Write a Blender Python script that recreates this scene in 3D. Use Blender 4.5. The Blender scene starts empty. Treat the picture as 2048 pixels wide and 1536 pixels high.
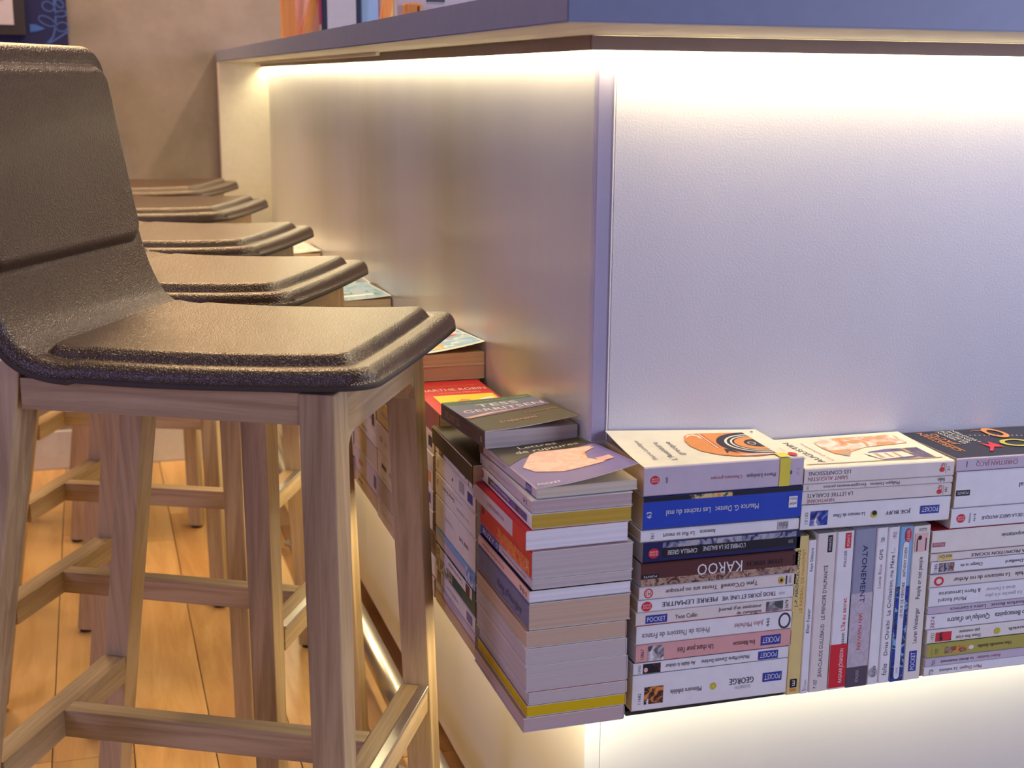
import bpy, bmesh, math, random
from mathutils import Vector, Matrix
random.seed(7)
sc = bpy.context.scene
FL = 0.457                      # the measuring plane lies this far above the floor

# ---------------------------------------------------------------- camera, world, lights, exposure
def cam_setup():
    yaw, pitch, roll, f = -.3037, -.2226, .0088, 2680.67
    cy, sy = math.cos(yaw), math.sin(yaw)
    fwd = Vector((-sy*math.cos(pitch), cy*math.cos(pitch), math.sin(pitch)))
    r0 = Vector((cy, sy, 0)); u0 = r0.cross(fwd)
    r = math.cos(roll)*r0 + math.sin(roll)*u0
    u = -math.sin(roll)*r0 + math.cos(roll)*u0
    cd = bpy.data.cameras.new('camera'); co = bpy.data.objects.new('camera', cd)
    sc.collection.objects.link(co)
    m = Matrix((r, u, -fwd)).transposed().to_4x4()
    m.translation = Vector((-.488, -1.276, .631+FL))
    co.matrix_world = m
    cd.sensor_width = 36; cd.lens = f/2048*36; cd.clip_start = .02
    cd.dof.use_dof = True; cd.dof.focus_distance = 1.55; cd.dof.aperture_fstop = 9
    sc.camera = co
cam_setup()
w = bpy.data.worlds.new('world'); sc.world = w; w.use_nodes = True
w.node_tree.nodes['Background'].inputs[0].default_value = (.48, .47, .60, 1)
w.node_tree.nodes['Background'].inputs[1].default_value = .14
sc.view_settings.view_transform = 'Standard'; sc.view_settings.look = 'None'
sc.view_settings.gamma = 1; sc.view_settings.use_curve_mapping = False
sc.view_settings.exposure = 0.0

def area(name, loc, target, sx, sy, power, col, rot=None):
    d = bpy.data.lights.new(name, 'AREA'); d.shape = 'RECTANGLE'; d.size = sx; d.size_y = sy
    d.energy = power; d.color = col
    o = bpy.data.objects.new(name, d); sc.collection.objects.link(o)
    o.location = (loc[0], loc[1], loc[2]+FL)
    if rot: o.rotation_euler = rot
    else: o.rotation_euler = (Vector(target)-Vector(loc)).to_track_quat('-Z', 'Y').to_euler()
    return o
WARM = (1, .86, .52)
# LED strips under the counter (the lamps the place has), behind the valance
area('led_light_counter_left', (-.0085, 1.275, .667), None, .010, 2.56, 3.7, WARM, (0, 0, 0))
area('led_light_counter_right', (.74, -.0135, .667), None, 1.52, .014, 3.6, (1, .84, .52), (0, 0, 0))
# LED strips under the book shelf
area('led_light_shelf_left', (-.055, 1.22, -.012), None, .012, 2.6, 3.6, (1, .80, .46), (0, 0, 0))
area('led_light_shelf_right', (.70, -.055, -.016), None, 1.5, .012, 3.5, (.98, 1, .80), (0, 0, 0))
# room light: violet daylight from the right front, purple from the left front, warm lamps in the room
area('violet_window', (2.7, -2.5, .8), (.1, 0, .3), 1.8, 1.6, 80, (.61, .66, 1.0))
area('purple_lamp', (-3.0, -1.3, .9), (-.2, .4, 0), 1.2, 1.2, 28, (.55, .48, 1.0))
area('ceiling_lamp_over_bar', (.80, 1.3, 2.3), (.0, 1.6, 0), .10, .10, 26, (1, .74, .58))
area('ceiling_lamp_room', (-.55, 2.45, 1.75), (-.4, .9, .0), 1.1, .5, 50, (1, .64, .32))
area('ceiling_lamp_corner', (.35, .1, 2.2), (.0, 0, .2), .12, .12, 15, (1, .78, .58))
area('ceiling_lamp_stools', (-.75, .75, 2.15), (-.4, .6, 0), .10, .10, 9, (1, .74, .46))

# ---------------------------------------------------------------- materials
def lin(c):
    return tuple(((x/255)/12.92 if x/255 <= .04045 else ((x/255+.055)/1.055)**2.4) for x in c)
MATS = {}
def mat(name, col, rough=.5, metal=0, spec=.5, bump=None, rgb=False, emit=None):
    if name in MATS: return MATS[name]
    m = bpy.data.materials.new(name); m.use_nodes = True; MATS[name] = m
    b = m.node_tree.nodes['Principled BSDF']
    if rgb: col = lin(col)
    b.inputs['Base Color'].default_value = (*col, 1); b.inputs['Roughness'].default_value = rough
    b.inputs['Metallic'].default_value = metal; b.inputs['Specular IOR Level'].default_value = spec
    if emit:
        b.inputs['Emission Color'].default_value = (*emit[0], 1); b.inputs['Emission Strength'].default_value = emit[1]
    nt = m.node_tree
    # every surface gets a little procedural variation
    tc = nt.nodes.new('ShaderNodeTexCoord'); nz = nt.nodes.new('ShaderNodeTexNoise')
    nz.inputs['Scale'].default_value = 60; nz.inputs['Detail'].default_value = 3
    nt.links.new(tc.outputs['Object'], nz.inputs['Vector'])
    hs = nt.nodes.new('ShaderNodeMix'); hs.data_type = 'RGBA'; hs.blend_type = 'MULTIPLY'
    rp = nt.nodes.new('ShaderNodeMapRange'); rp.inputs['To Min'].default_value = .90; rp.inputs['To Max'].default_value = 1.06
    nt.links.new(nz.outputs['Fac'], rp.inputs['Value'])
    hs.inputs['Factor'].default_value = 1; hs.inputs['A'].default_value = (*col, 1)
    nt.links.new(rp.outputs['Result'], hs.inputs['B']); nt.links.new(hs.outputs['Result'], b.inputs['Base Color'])
    if bump:
        n2 = nt.nodes.new('ShaderNodeTexNoise'); n2.inputs['Scale'].default_value = bump[0]; n2.inputs['Detail'].default_value = 4
        mp = nt.nodes.new('ShaderNodeMapping'); nt.links.new(tc.outputs['Object'], mp.inputs['Vector'])
        if len(bump) > 2: mp.inputs['Scale'].default_value = bump[2]
        nt.links.new(mp.outputs['Vector'], n2.inputs['Vector'])
        bp = nt.nodes.new('ShaderNodeBump'); bp.inputs['Strength'].default_value = bump[1]; bp.inputs['Distance'].default_value = .001
        nt.links.new(n2.outputs['Fac'], bp.inputs['Height']); nt.links.new(bp.outputs['Normal'], b.inputs['Normal'])
    return m

def wood(name, axis, c1, c2, rough=.45, sc_long=3., sc_cross=70., dark=None, spec=.4, seed=0, objrand=False):
    if name in MATS: return MATS[name]
    m = bpy.data.materials.new(name); m.use_nodes = True; MATS[name] = m; nt = m.node_tree
    b = nt.nodes['Principled BSDF']; b.inputs['Roughness'].default_value = rough; b.inputs['Specular IOR Level'].default_value = spec
    tc = nt.nodes.new('ShaderNodeTexCoord'); mp = nt.nodes.new('ShaderNodeMapping')
    mp.inputs['Scale'].default_value = [sc_long if i == axis else sc_cross for i in range(3)]
    nt.links.new(tc.outputs['Object'], mp.inputs['Vector'])
    if objrand:
        oi = nt.nodes.new('ShaderNodeObjectInfo'); mul = nt.nodes.new('ShaderNodeVectorMath'); mul.operation = 'SCALE'
        mul.inputs[0].default_value = (37, 91, 53); nt.links.new(oi.outputs['Random'], mul.inputs['Scale'])
        nt.links.new(mul.outputs['Vector'], mp.inputs['Location'])
    else: mp.inputs['Location'].default_value = (seed, seed*2, seed*3)
    n1 = nt.nodes.new('ShaderNodeTexNoise'); n1.inputs['Scale'].default_value = 1; n1.inputs['Detail'].default_value = 7
    n1.inputs['Roughness'].default_value = .65; n1.inputs['Distortion'].default_value = .6
    nt.links.new(mp.outputs['Vector'], n1.inputs['Vector'])
    n2 = nt.nodes.new('ShaderNodeTexNoise'); n2.inputs['Scale'].default_value = .16; n2.inputs['Detail'].default_value = 3
    nt.links.new(mp.outputs['Vector'], n2.inputs['Vector'])
    ad = nt.nodes.new('ShaderNodeMath'); ad.operation = 'ADD'
    nt.links.new(n1.outputs['Fac'], ad.inputs[0]); nt.links.new(n2.outputs['Fac'], ad.inputs[1])
    cr = nt.nodes.new('ShaderNodeValToRGB'); e = cr.color_ramp.elements
    hf = nt.nodes.new('ShaderNodeMath'); hf.operation = 'MULTIPLY'; hf.inputs[1].default_value = .5
    nt.links.new(ad.outputs[0], hf.inputs[0]); nt.links.new(hf.outputs[0], cr.inputs['Fac'])
    e[0].position = .40; e[0].color = (*c2, 1); e[1].position = .58; e[1].color = (*c1, 1)
    last = cr.outputs['Color']
    if objrand:
        hv = nt.nodes.new('ShaderNodeHueSaturation'); mr = nt.nodes.new('ShaderNodeMapRange')
        mr.inputs['To Min'].default_value = .80; mr.inputs['To Max'].default_value = 1.12
        nt.links.new(oi.outputs['Random'], mr.inputs['Value']); nt.links.new(mr.outputs['Result'], hv.inputs['Value'])
        nt.links.new(last, hv.inputs['Color']); last = hv.outputs['Color']
    nt.links.new(last, b.inputs['Base Color'])
    bp = nt.nodes.new('ShaderNodeBump'); bp.inputs['Strength'].default_value = .25; bp.inputs['Distance'].default_value = .0008
    nt.links.new(n1.outputs['Fac'], bp.inputs['Height']); nt.links.new(bp.outputs['Normal'], b.inputs['Normal'])
    return m
OAK1, OAK2 = (.58, .43, .24), (.31, .205, .10)
oak = [wood('oak_grain_%s' % 'xyz'[i], i, OAK1, OAK2) for i in range(3)]
floor_wood = wood('floor_wood', 1, (.76, .48, .20), (.52, .27, .09), rough=.33, sc_long=2.2, sc_cross=22, objrand=True)
brown_wood = wood('plinth_wood', 1, (.20, .075, .025), (.10, .035, .012), rough=.5)
orange_wood = wood('orange_wood', 2, (.85, .36, .10), (.70, .25, .06), rough=.5)

def leather():
    m = bpy.data.materials.new('brown_black_leather'); m.use_nodes = True; nt = m.node_tree
    b = nt.nodes['Principled BSDF']
    tc = nt.nodes.new('ShaderNodeTexCoord')
    v = nt.nodes.new('ShaderNodeTexVoronoi'); v.inputs['Scale'].default_value = 560; v.feature = 'F1'
    n = nt.nodes.new('ShaderNodeTexNoise'); n.inputs['Scale'].default_value = 230; n.inputs['Detail'].default_value = 3
    for k in (v, n): nt.links.new(tc.outputs['Object'], k.inputs['Vector'])
    ad = nt.nodes.new('ShaderNodeMath'); ad.operation = 'ADD'
    nt.links.new(v.outputs['Distance'], ad.inputs[0]); nt.links.new(n.outputs['Fac'], ad.inputs[1])
    bp = nt.nodes.new('ShaderNodeBump'); bp.inputs['Strength'].default_value = .75; bp.inputs['Distance'].default_value = .0009
    nt.links.new(ad.outputs[0], bp.inputs['Height']); nt.links.new(bp.outputs['Normal'], b.inputs['Normal'])
    b.inputs['Base Color'].default_value = (.058, .030, .016, 1); b.inputs['Roughness'].default_value = .30
    b.inputs['Specular IOR Level'].default_value = .72; b.inputs['Coat Weight'].default_value = .12; b.inputs['Coat Roughness'].default_value = .22
    return m
LEATHER = leather()
FELT = mat('dark_felt', (.075, .058, .052), .95, bump=(900, .8))
STEEL = mat('brushed_steel', (.62, .60, .55), .30, metal=1, bump=(300, .06, (1, .02, 1)))
RUBBER = mat('dark_rubber', (.03, .012, .008), .6)

def pages(name, col, axis_scale=(3, 3, 1500)):
    if name in MATS: return MATS[name]
    m = bpy.data.materials.new(name); m.use_nodes = True; MATS[name] = m; nt = m.node_tree
    b = nt.nodes['Principled BSDF']; b.inputs['Roughness'].default_value = .8; b.inputs['Specular IOR Level'].default_value = .2
    tc = nt.nodes.new('ShaderNodeTexCoord'); mp = nt.nodes.new('ShaderNodeMapping'); mp.inputs['Scale'].default_value = axis_scale
    nt.links.new(tc.outputs['Object'], mp.inputs['Vector'])
    n = nt.nodes.new('ShaderNodeTexNoise'); n.inputs['Scale'].default_value = 1; n.inputs['Detail'].default_value = 3
    nt.links.new(mp.outputs['Vector'], n.inputs['Vector'])
    cr = nt.nodes.new('ShaderNodeValToRGB'); e = cr.color_ramp.elements
    e[0].position = .3; e[0].color = (*[c*.80 for c in col], 1); e[1].position = .6; e[1].color = (*col, 1)
    nt.links.new(n.outputs['Fac'], cr.inputs['Fac']); nt.links.new(cr.outputs['Color'], b.inputs['Base Color'])
    bp = nt.nodes.new('ShaderNodeBump'); bp.inputs['Strength'].default_value = .3; bp.inputs['Distance'].default_value = .0004
    nt.links.new(n.outputs['Fac'], bp.inputs['Height']); nt.links.new(bp.outputs['Normal'], b.inputs['Normal'])
    return m
PG = {'cream': pages('paper_cream', (.74, .64, .47)), 'white': pages('paper_white', (.90, .90, .92)),
      'tan': pages('paper_tan', (.66, .49, .34)), 'grey': pages('paper_grey', (.62, .56, .53)),
      'rose': pages('paper_rose', (.60, .47, .45)), 'yellow': pages('paper_yellow', (.76, .54, .01)),
      'gold': pages('paper_gold', (.62, .42, .06))}
COLS = {'w': (.87, .87, .86), 'cr': (.85, .81, .71), 'be': (.82, .76, .69), 'ye': (.78, .64, .24), 'bl': (.02, .07, .50),
        'nv': (.015, .018, .10), 'bk': (.015, .013, .02), 'rd': (.70, .025, .04), 'br': (.11, .035, .03), 'pk': (.80, .42, .38),
        'ol': (.46, .42, .08), 'sl': (.12, .16, .33), 'gr': (.32, .34, .45), 'dk': (.10, .08, .11), 'lb': (.25, .48, .75),
        'ob': (.045, .035, .018), 'or': (.80, .30, .06), 'tx': (.04, .035, .06), 'rt': (.42, .14, .17), 'mg': (.45, .05, .28),
        'gn': (.03, .10, .07), 'gy': (.50, .47, .48), 'pb': (.03, .05, .33), 'go': (.60, .55, .05), 'pp': (.17, .13, .38),
        'ly': (.85, .74, .06), 'lp': (.85, .55, .50), 'tn': (.55, .38, .26), 'ro': (.62, .40, .38), 'lv': (.62, .54, .62)}
def cm(k, rough=.38): return mat('print_'+{'w': 'white', 'cr': 'cream', 'be': 'beige', 'ye': 'straw', 'bl': 'blue', 'nv': 'navy', 'bk': 'black', 'rd': 'red',
    'br': 'brown', 'pk': 'pink', 'ol': 'olive', 'sl': 'slate', 'gr': 'greyblue', 'dk': 'charcoal', 'lb': 'skyblue', 'ob': 'oliveblack', 'or': 'orange',
    'tx': 'ink', 'rt': 'wine', 'mg': 'magenta', 'gn': 'green', 'gy': 'grey', 'pb': 'royal', 'go': 'gold', 'pp': 'violet', 'ly': 'yellow', 'lp': 'salmon',
    'tn': 'tan', 'ro': 'rose', 'lv': 'lavender'}[k], COLS[k], rough)

def picture(name, cols, scale=30):
    """a small printed picture: blotches of its printed colours"""
    if name in MATS: return MATS[name]
    m = bpy.data.materials.new(name); m.use_nodes = True; MATS[name] = m; nt = m.node_tree
    b = nt.nodes['Principled BSDF']; b.inputs['Roughness'].default_value = .4
    tc = nt.nodes.new('ShaderNodeTexCoord'); n = nt.nodes.new('ShaderNodeTexNoise'); n.inputs['Scale'].default_value = scale
    n.inputs['Detail'].default_value = 2; n.inputs['Distortion'].default_value = 1.5
    nt.links.new(tc.outputs['Object'], n.inputs['Vector'])
    cr = nt.nodes.new('ShaderNodeValToRGB'); el = cr.color_ramp.elements; cr.color_ramp.interpolation = 'LINEAR'
    while len(el) < len(cols): el.new(.5)
    for i, c in enumerate(cols):
        el[i].position = .34+.32*i/(len(cols)-1); el[i].color = (*COLS[c], 1)
    nt.links.new(n.outputs['Fac'], cr.inputs['Fac']); nt.links.new(cr.outputs['Color'], b.inputs['Base Color'])
    return m

# ---------------------------------------------------------------- mesh helpers
def link(o, parent=None):
    sc.collection.objects.link(o)
    if parent: o.parent = parent
    return o
def mesh_obj(name, verts, faces, ms, parent=None, idx=None, smooth=False):
    me = bpy.data.meshes.new(name); me.from_pydata([tuple(v) for v in verts], [], faces)
    for m in (ms if isinstance(ms, (list, tuple)) else [ms]): me.materials.append(m)
    if idx: me.polygons.foreach_set('material_index', idx)
    if smooth: me.polygons.foreach_set('use_smooth', [True]*len(me.polygons))
    me.validate(); me.update()
    return link(bpy.data.objects.new(name, me), parent)
BOXF = [(0, 3, 2, 1), (4, 5, 6, 7), (0, 1, 5, 4), (1, 2, 6, 5), (2, 3, 7, 6), (3, 0, 4, 7)]
def prism(name, lo, hi, m, parent=None, bev=0.):
    """a solid between two quads (lower, upper), edges eased"""
    bm = bmesh.new(); vs = [bm.verts.new(v) for v in list(lo)+list(hi)]
    for f in BOXF: bm.faces.new([vs[i] for i in f])
    bmesh.ops.recalc_face_normals(bm, faces=bm.faces[:])
    if bev: bmesh.ops.bevel(bm, geom=bm.edges[:], offset=bev, segments=2, affect='EDGES', profile=.6)
    me = bpy.data.meshes.new(name); bm.to_mesh(me); bm.free(); me.materials.append(m)
    return link(bpy.data.objects.new(name, me), parent)
def box(name, x0, x1, y0, y1, z0, z1, m, parent=None, bev=0.):
    q = [(x0, y0), (x1, y0), (x1, y1), (x0, y1)]
    return prism(name, [(a, b, z0) for a, b in q], [(a, b, z1) for a, b in q], m, parent, bev)
def empty(name, loc, rz=0.):
    o = bpy.data.objects.new(name, None); o.empty_display_size = .05; link(o)
    o.location = loc; o.rotation_euler = (0, 0, rz); return o
def tag(o, label, cat, group=None):
    o['label'] = label; o['category'] = cat
    if group: o['group'] = group
    return o
def struct(o, label=None):
    o['kind'] = 'structure'
    if label: o['label'] = label
    return o
def cyl_bm(bm, p0, p1, r, seg=24, r2=None):
    p0, p1 = Vector(p0), Vector(p1); d = p1-p0
    M = Matrix.Translation((p0+p1)/2) @ d.to_track_quat('Z', 'Y').to_matrix().to_4x4()
    bmesh.ops.create_cone(bm, cap_ends=True, segments=seg, radius1=r, radius2=r if r2 is None else r2, depth=d.length, matrix=M)
def bm_obj(name, bm, m, parent=None, smooth=True):
    me = bpy.data.meshes.new(name); bm.to_mesh(me); bm.free(); me.materials.append(m)
    if smooth:
        for p in me.polygons: p.use_smooth = len(p.vertices) == 4
    return link(bpy.data.objects.new(name, me), parent)

# ---------------------------------------------------------------- the setting
def plaster():
    m = mat('brown_plaster', (.33, .245, .175), .8, bump=(40, .3)); nt = m.node_tree; b = nt.nodes['Principled BSDF']
    tc = nt.nodes.new('ShaderNodeTexCoord'); cols = None
    n = nt.nodes.new('ShaderNodeTexNoise'); n.inputs['Scale'].default_value = 5.5; n.inputs['Detail'].default_value = 6; n.inputs['Roughness'].default_value = .6
    nt.links.new(tc.outputs['Object'], n.inputs['Vector'])
    cr = nt.nodes.new('ShaderNodeValToRGB'); e = cr.color_ramp.elements
    e[0].position = .32; e[0].color = (.235, .200, .155, 1); e[1].position = .68; e[1].color = (.36, .30, .25, 1)
    nt.links.new(n.outputs['Fac'], cr.inputs['Fac']); nt.links.new(cr.outputs['Color'], b.inputs['Base Color']); return m
struct(box('wall_far', -3.2, 2.2, 2.62, 2.72, 0, 2.6, plaster(), None))
struct(box('baseboard_far', -3.2, -.01, 2.603, 2.62, 0, .110, mat('white_paint', (.72, .71, .66), .4), None, .003))
# a floor of separate boards
fl = struct(box('floor', -3.2, 2.2, -1.6, 2.62, -.04, -.006, brown_wood, None))
PW = .12915
bases = {}
def plank_mesh(L):
    k = round(L, 3)
    if k not in bases:
        g = .0009
        o = box('plank', g, PW-g, g, L-g, -.02, 0, floor_wood, None, .0007)
        bases[k] = o.data; bpy.data.objects.remove(o)
    return bases[k]
rp = random.Random(3)
joints = {2: [.10, 1.326], 1: [.35, 1.72], 0: [.16, 1.05], -1: [-.10, .843], -2: [.5, 1.6], 3: [.62, 1.9]}
for k in range(-13, 6):
    x = -.3435+k*PW-PW    # k=2 covers the board between x=-.2143 and -.085
    kk = k-1
    js = joints.get(kk+1 if False else k, None)
    xs = -.6018+(k)*PW
    if k == 3: js = [.10, 1.326]
    elif k == 0: js = [.843, 2.0]
    elif k == 1: js = [.2, 1.9]
    elif k == 2: js = [-.2, 2.1]
    elif k == 4: js = [.7, 1.93]
    elif k == -1: js = [.847, 2.2]
    else: a = rp.uniform(-.3, .6); js = [a, a+rp.uniform(1.0, 1.4)]
    ys = [-1.6]+js+[2.603]
    for a, b in zip(ys[:-1], ys[1:]):
        o = bpy.data.objects.new('plank', plank_mesh(b-a)); link(o, fl); o.location = (xs, a, 0)

# the bar counter: one built thing; slab, panels, valance
bar = tag(empty('bar_counter', (0, 0, 0)), 'bar counter body with two lit pale panelled faces meeting at a corner', 'counter')
top_ = tag(empty('worktop', (0, 0, 0)), 'grey worktop slab in blue light, overhanging the bar, seen from below', 'worktop')
top_.location = (0, 0, 0)
endp = tag(empty('end_panel', (0, 0, 0)), 'cream upright end panel closing the far end of the bar', 'panel')
endp.location = (0, 0, 0)
SLAB = mat('slab_laminate', (.235, .26, .385), .42)  # grey slab; the blue light on it is put into the base colour
zb, zt = .6743+FL, .7037+FL
o_, o2_, YE = -.1365, -.2869, 2.5631
def poly_prism(name, pts, z0, z1, m, parent, bev=0):
    bm = bmesh.new(); lo = [bm.verts.new((x, y, z0)) for x, y in pts]; hi = [bm.verts.new((x, y, z1)) for x, y in pts]
    n = len(pts); bm.faces.new(lo[::-1]); bm.faces.new(hi)
    for i in range(n): bm.faces.new((lo[i], lo[(i+1) % n], hi[(i+1) % n], hi[i]))
    bmesh.ops.recalc_face_normals(bm, faces=bm.faces[:])
    if bev: bmesh.ops.bevel(bm, geom=bm.edges[:], offset=bev, segments=2, affect='EDGES')
    return bm_obj(name, bm, m, parent, False)
poly_prism('worktop', [(o_, o2_), (2.0, o2_), (2.0, .42), (.45, .42), (.45, 2.612), (o_, 2.612)], zb+.0006, zt, SLAB, top_, .0008)
poly_prism('worktop_underside', [(o_+.002, o2_+.002), (1.99, o2_+.002), (1.99, .40), (.44, .40), (.44, 2.61), (o_+.002, 2.61)], zb, zb+.0005,
           wood('pale_ply', 1, (.90, .87, .72), (.74, .70, .54), rough=.6, sc_long=2, sc_cross=40), top_)

def laminate(name, col, rough, metal, stretch, bstr, bscale, spec=.5):
    m = bpy.data.materials.new(name); m.use_nodes = True; nt = m.node_tree; b = nt.nodes['Principled BSDF']
    tc = nt.nodes.new('ShaderNodeTexCoord'); mp = nt.nodes.new('ShaderNodeMapping'); mp.inputs['Scale'].default_value = stretch
    nt.links.new(tc.outputs['Object'], mp.inputs['Vector'])
    n = nt.nodes.new('ShaderNodeTexNoise'); n.inputs['Scale'].default_value = 1; n.inputs['Detail'].default_value = 4
    nt.links.new(mp.outputs['Vector'], n.inputs['Vector'])
    cr = nt.nodes.new('ShaderNodeValToRGB'); e = cr.color_ramp.elements
    e[0].position = .3; e[0].color = (*[c*.93 for c in col], 1); e[1].position = .7; e[1].color = (*col, 1)
    nt.links.new(n.outputs['Fac'], cr.inputs['Fac']); nt.links.new(cr.outputs['Color'], b.inputs['Base Color'])
    n2 = nt.nodes.new('ShaderNodeTexNoise'); n2.inputs['Scale'].default_value = bscale; n2.inputs['Detail'].default_value = 3
    nt.links.new(tc.outputs['Object'], n2.inputs['Vector'])
    bp = nt.nodes.new('ShaderNodeBump'); bp.inputs['Strength'].default_value = bstr; bp.inputs['Distance'].default_value = .001
    nt.links.new(n2.outputs['Fac'], bp.inputs['Height']); nt.links.new(bp.outputs['Normal'], b.inputs['Normal'])
    b.inputs['Roughness'].default_value = rough; b.inputs['Metallic'].default_value = metal; b.inputs['Specular IOR Level'].default_value = spec
    return m
LEFTM = laminate('satin_laminate', (.66, .66, .69), .24, 0, (6, 9, .6), .12, 260, .8)
RIGHTM = laminate('white_lacquer', (.66, .65, .68), .40, 0, (5, 5, 2), .16, 420, .5)
LOWM = laminate('white_laminate', (.74, .71, .64), .38, 0, (4, 4, .5), .10, 200)
g = .0006
zp = .083-.006
for a, b in ((.0, 1.240), (1.2412, YE)):
    box('upper_panel', 0, .018, a+(.0008 if a == 0 else 0), b, FL+.002, zb-.001, LEFTM, bar, .0004)
for a, b in ((.0, 1.240), (1.2412, YE)):
    box('lower_panel', 0, .018, a, b, zp, FL, LOWM, bar, .0004)
box('edge_band', 0, .0180, 0, .0008, FL+.002, zb-.001, RIGHTM, bar)
box('upper_panel', .0186, 2.0, 0, .018, FL+.002, zb-.001, RIGHTM, bar, .0004)
box('lower_panel', .0186, 2.0, 0, .018, zp, FL, LOWM, bar, .0004)
box('panel_core', .02, .06, .02, YE, zp, zb-.002, mat('board_core', (.3, .27, .22), .8), bar)
box('board', o_+.001, .06, YE+.0005, YE+.0395, 0, zb-.0005, mat('cream_panel', (.74, .68, .56), .5), endp, .0008)
box('plinth', .045, .062, .06, YE, 0, zp, brown_wood, bar)
box('plinth', .045, 2.0, .045, .062, 0, zp, brown_wood, bar)
# valance of thin brown strips hiding the LED tape, small gaps where light leaks through
VAL = mat('valance_brown', (.30, .22, .17), .5)
vz0, vz1 = .6606+FL, zb
for a, b in ((-.0264, .0972), (.0984, 1.9), (1.9012, YE)):
    box('valance', -.0168-.0035, -.0168, a+(.0006 if a < 0 else 0), b, vz0, vz1-.0002, VAL, top_)
box('valance', -.0196, 2.0, -.0264-.0035, -.0264, vz0, vz1-.0002, VAL, top_)
led = mat('led_tape', (1, .9, .7), .5, emit=((1, .85, .5), 9))
box('led_tape', -.0150, -.0030, .0, YE-.01, .6690+FL, .6705+FL, led, top_)
box('led_tape', -.0100, 1.98, -.0240, -.0030, .6690+FL, .6705+FL, led, top_)
# pale cable clip and moulding along the underside of the left overhang
box('moulding', -.040, -.033, .9, YE-.03, zb-.006, zb-.0003, mat('cream_panel', (.74, .68, .56), .5), top_, .001)

# clear plastic corner guard
def clear():
    m = bpy.data.materials.new('clear_plastic'); m.use_nodes = True; nt = m.node_tree
    for n in list(nt.nodes): nt.nodes.remove(n)
    out = nt.nodes.new('ShaderNodeOutputMaterial'); mix = nt.nodes.new('ShaderNodeMixShader')
    tr = nt.nodes.new('ShaderNodeBsdfTransparent'); tr.inputs[0].default_value = (.93, .92, .97, 1)
    gl = nt.nodes.new('ShaderNodeBsdfPrincipled'); gl.inputs['Base Color'].default_value = (.8, .8, .9, 1); gl.inputs['Roughness'].default_value = .18
    fr = nt.nodes.new('ShaderNodeLayerWeight'); fr.inputs['Blend'].default_value = .15
    nt.links.new(fr.outputs['Facing'], mix.inputs[0])
    nt.links.new(tr.outputs[0], mix.inputs[1]); nt.links.new(gl.outputs[0], mix.inputs[2]); nt.links.new(mix.outputs[0], out.inputs[0])
    return m
CLR = clear()
cgb = .262+FL
bm = bmesh.new()
t = .0012
prof = [(.0158, -.0004-t), (.0158, -.0004), (-.0004, -.0004), (-.0004, .0105), (-.0004-t, .0105), (-.0004-t, -.0004-t)]
o = poly_prism('corner_guard', prof, cgb, FL+.655, CLR, None, 0)
tag(o, 'clear plastic corner guard on the upright edge of the bar above the books', 'corner guard')
box('guard_edge', .0158, .0168, -.0016, -.0002, cgb, FL+.655, mat('edge_highlight', (.9, .88, .9), .3), o)  # bright highlight along the clear edge, painted as a near-white strip

# book shelf: thin black plate carried by the bar panels, with LED tape beneath
shelf = tag(empty('book_shelf', (0, 0, 0)), 'thin black ledge under the right-hand rows of paperbacks', 'shelf')
shelf2 = tag(empty('book_shelf', (0, 0, 0)), 'thin black ledge under the left row of paperbacks', 'shelf')
BLK = mat('black_metal', (.02, .02, .025), .5)
def tilt_plate():
    x0, x1 = .006, 2.0
    lo, hi = [], []
    for x, y in ((x0, -.101), (x1, -.101), (x1, 0), (x0, 0)):
        z = FL-.010*(x-.0)*(1 if x < .6 else .6/x)
        y = min(y, -.0004); lo.append((x, y, z-.0052)); hi.append((x, y, z-.0002))
    prism('shelf_plate', lo, hi, BLK, shelf)
tilt_plate()
box('shelf_plate', -.085, -.0005, -.085, 2.55, FL-.0045, FL-.0002, BLK, shelf2)
box('shelf_plate', -.085, -.0005, -.085, -.0855+.0850, FL-.0045, FL-.0002, BLK, shelf2)
box('led_tape', -.060, -.050, -.03, 2.54, FL-.0075, FL-.0045, led, shelf2)
box('led_tape', .02, 1.98, -.060, -.050, FL-.0215, FL-.0190, led, shelf)
for x in (.25, .9, 1.6):
    box('tape_hanger', x, x+.004, -.060, -.050, FL-.0190, FL-.004-.010*x, BLK, shelf)

# foot rail: a steel tube on slim posts
fr = tag(empty('foot_rail', (-.072, 1.2, 0)), 'round brushed steel foot rail on slim posts along the bar foot', 'foot rail')
bm = bmesh.new(); cyl_bm(bm, (0, -1.5, .137), (0, 1.30, .137), .0205, 40); bm_obj('tube', bm, STEEL, fr)
for y in (.59, -.55, -1.35):
    bm = bmesh.new(); cyl_bm(bm, (-.003, y, .004), (-.003, y, .125), .0055, 16); bm_obj('post', bm, STEEL, fr)
    bm = bmesh.new(); cyl_bm(bm, (-.003, y, 0), (-.003, y, .005), .020, 28); bm_obj('base_plate', bm, STEEL, fr)

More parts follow.
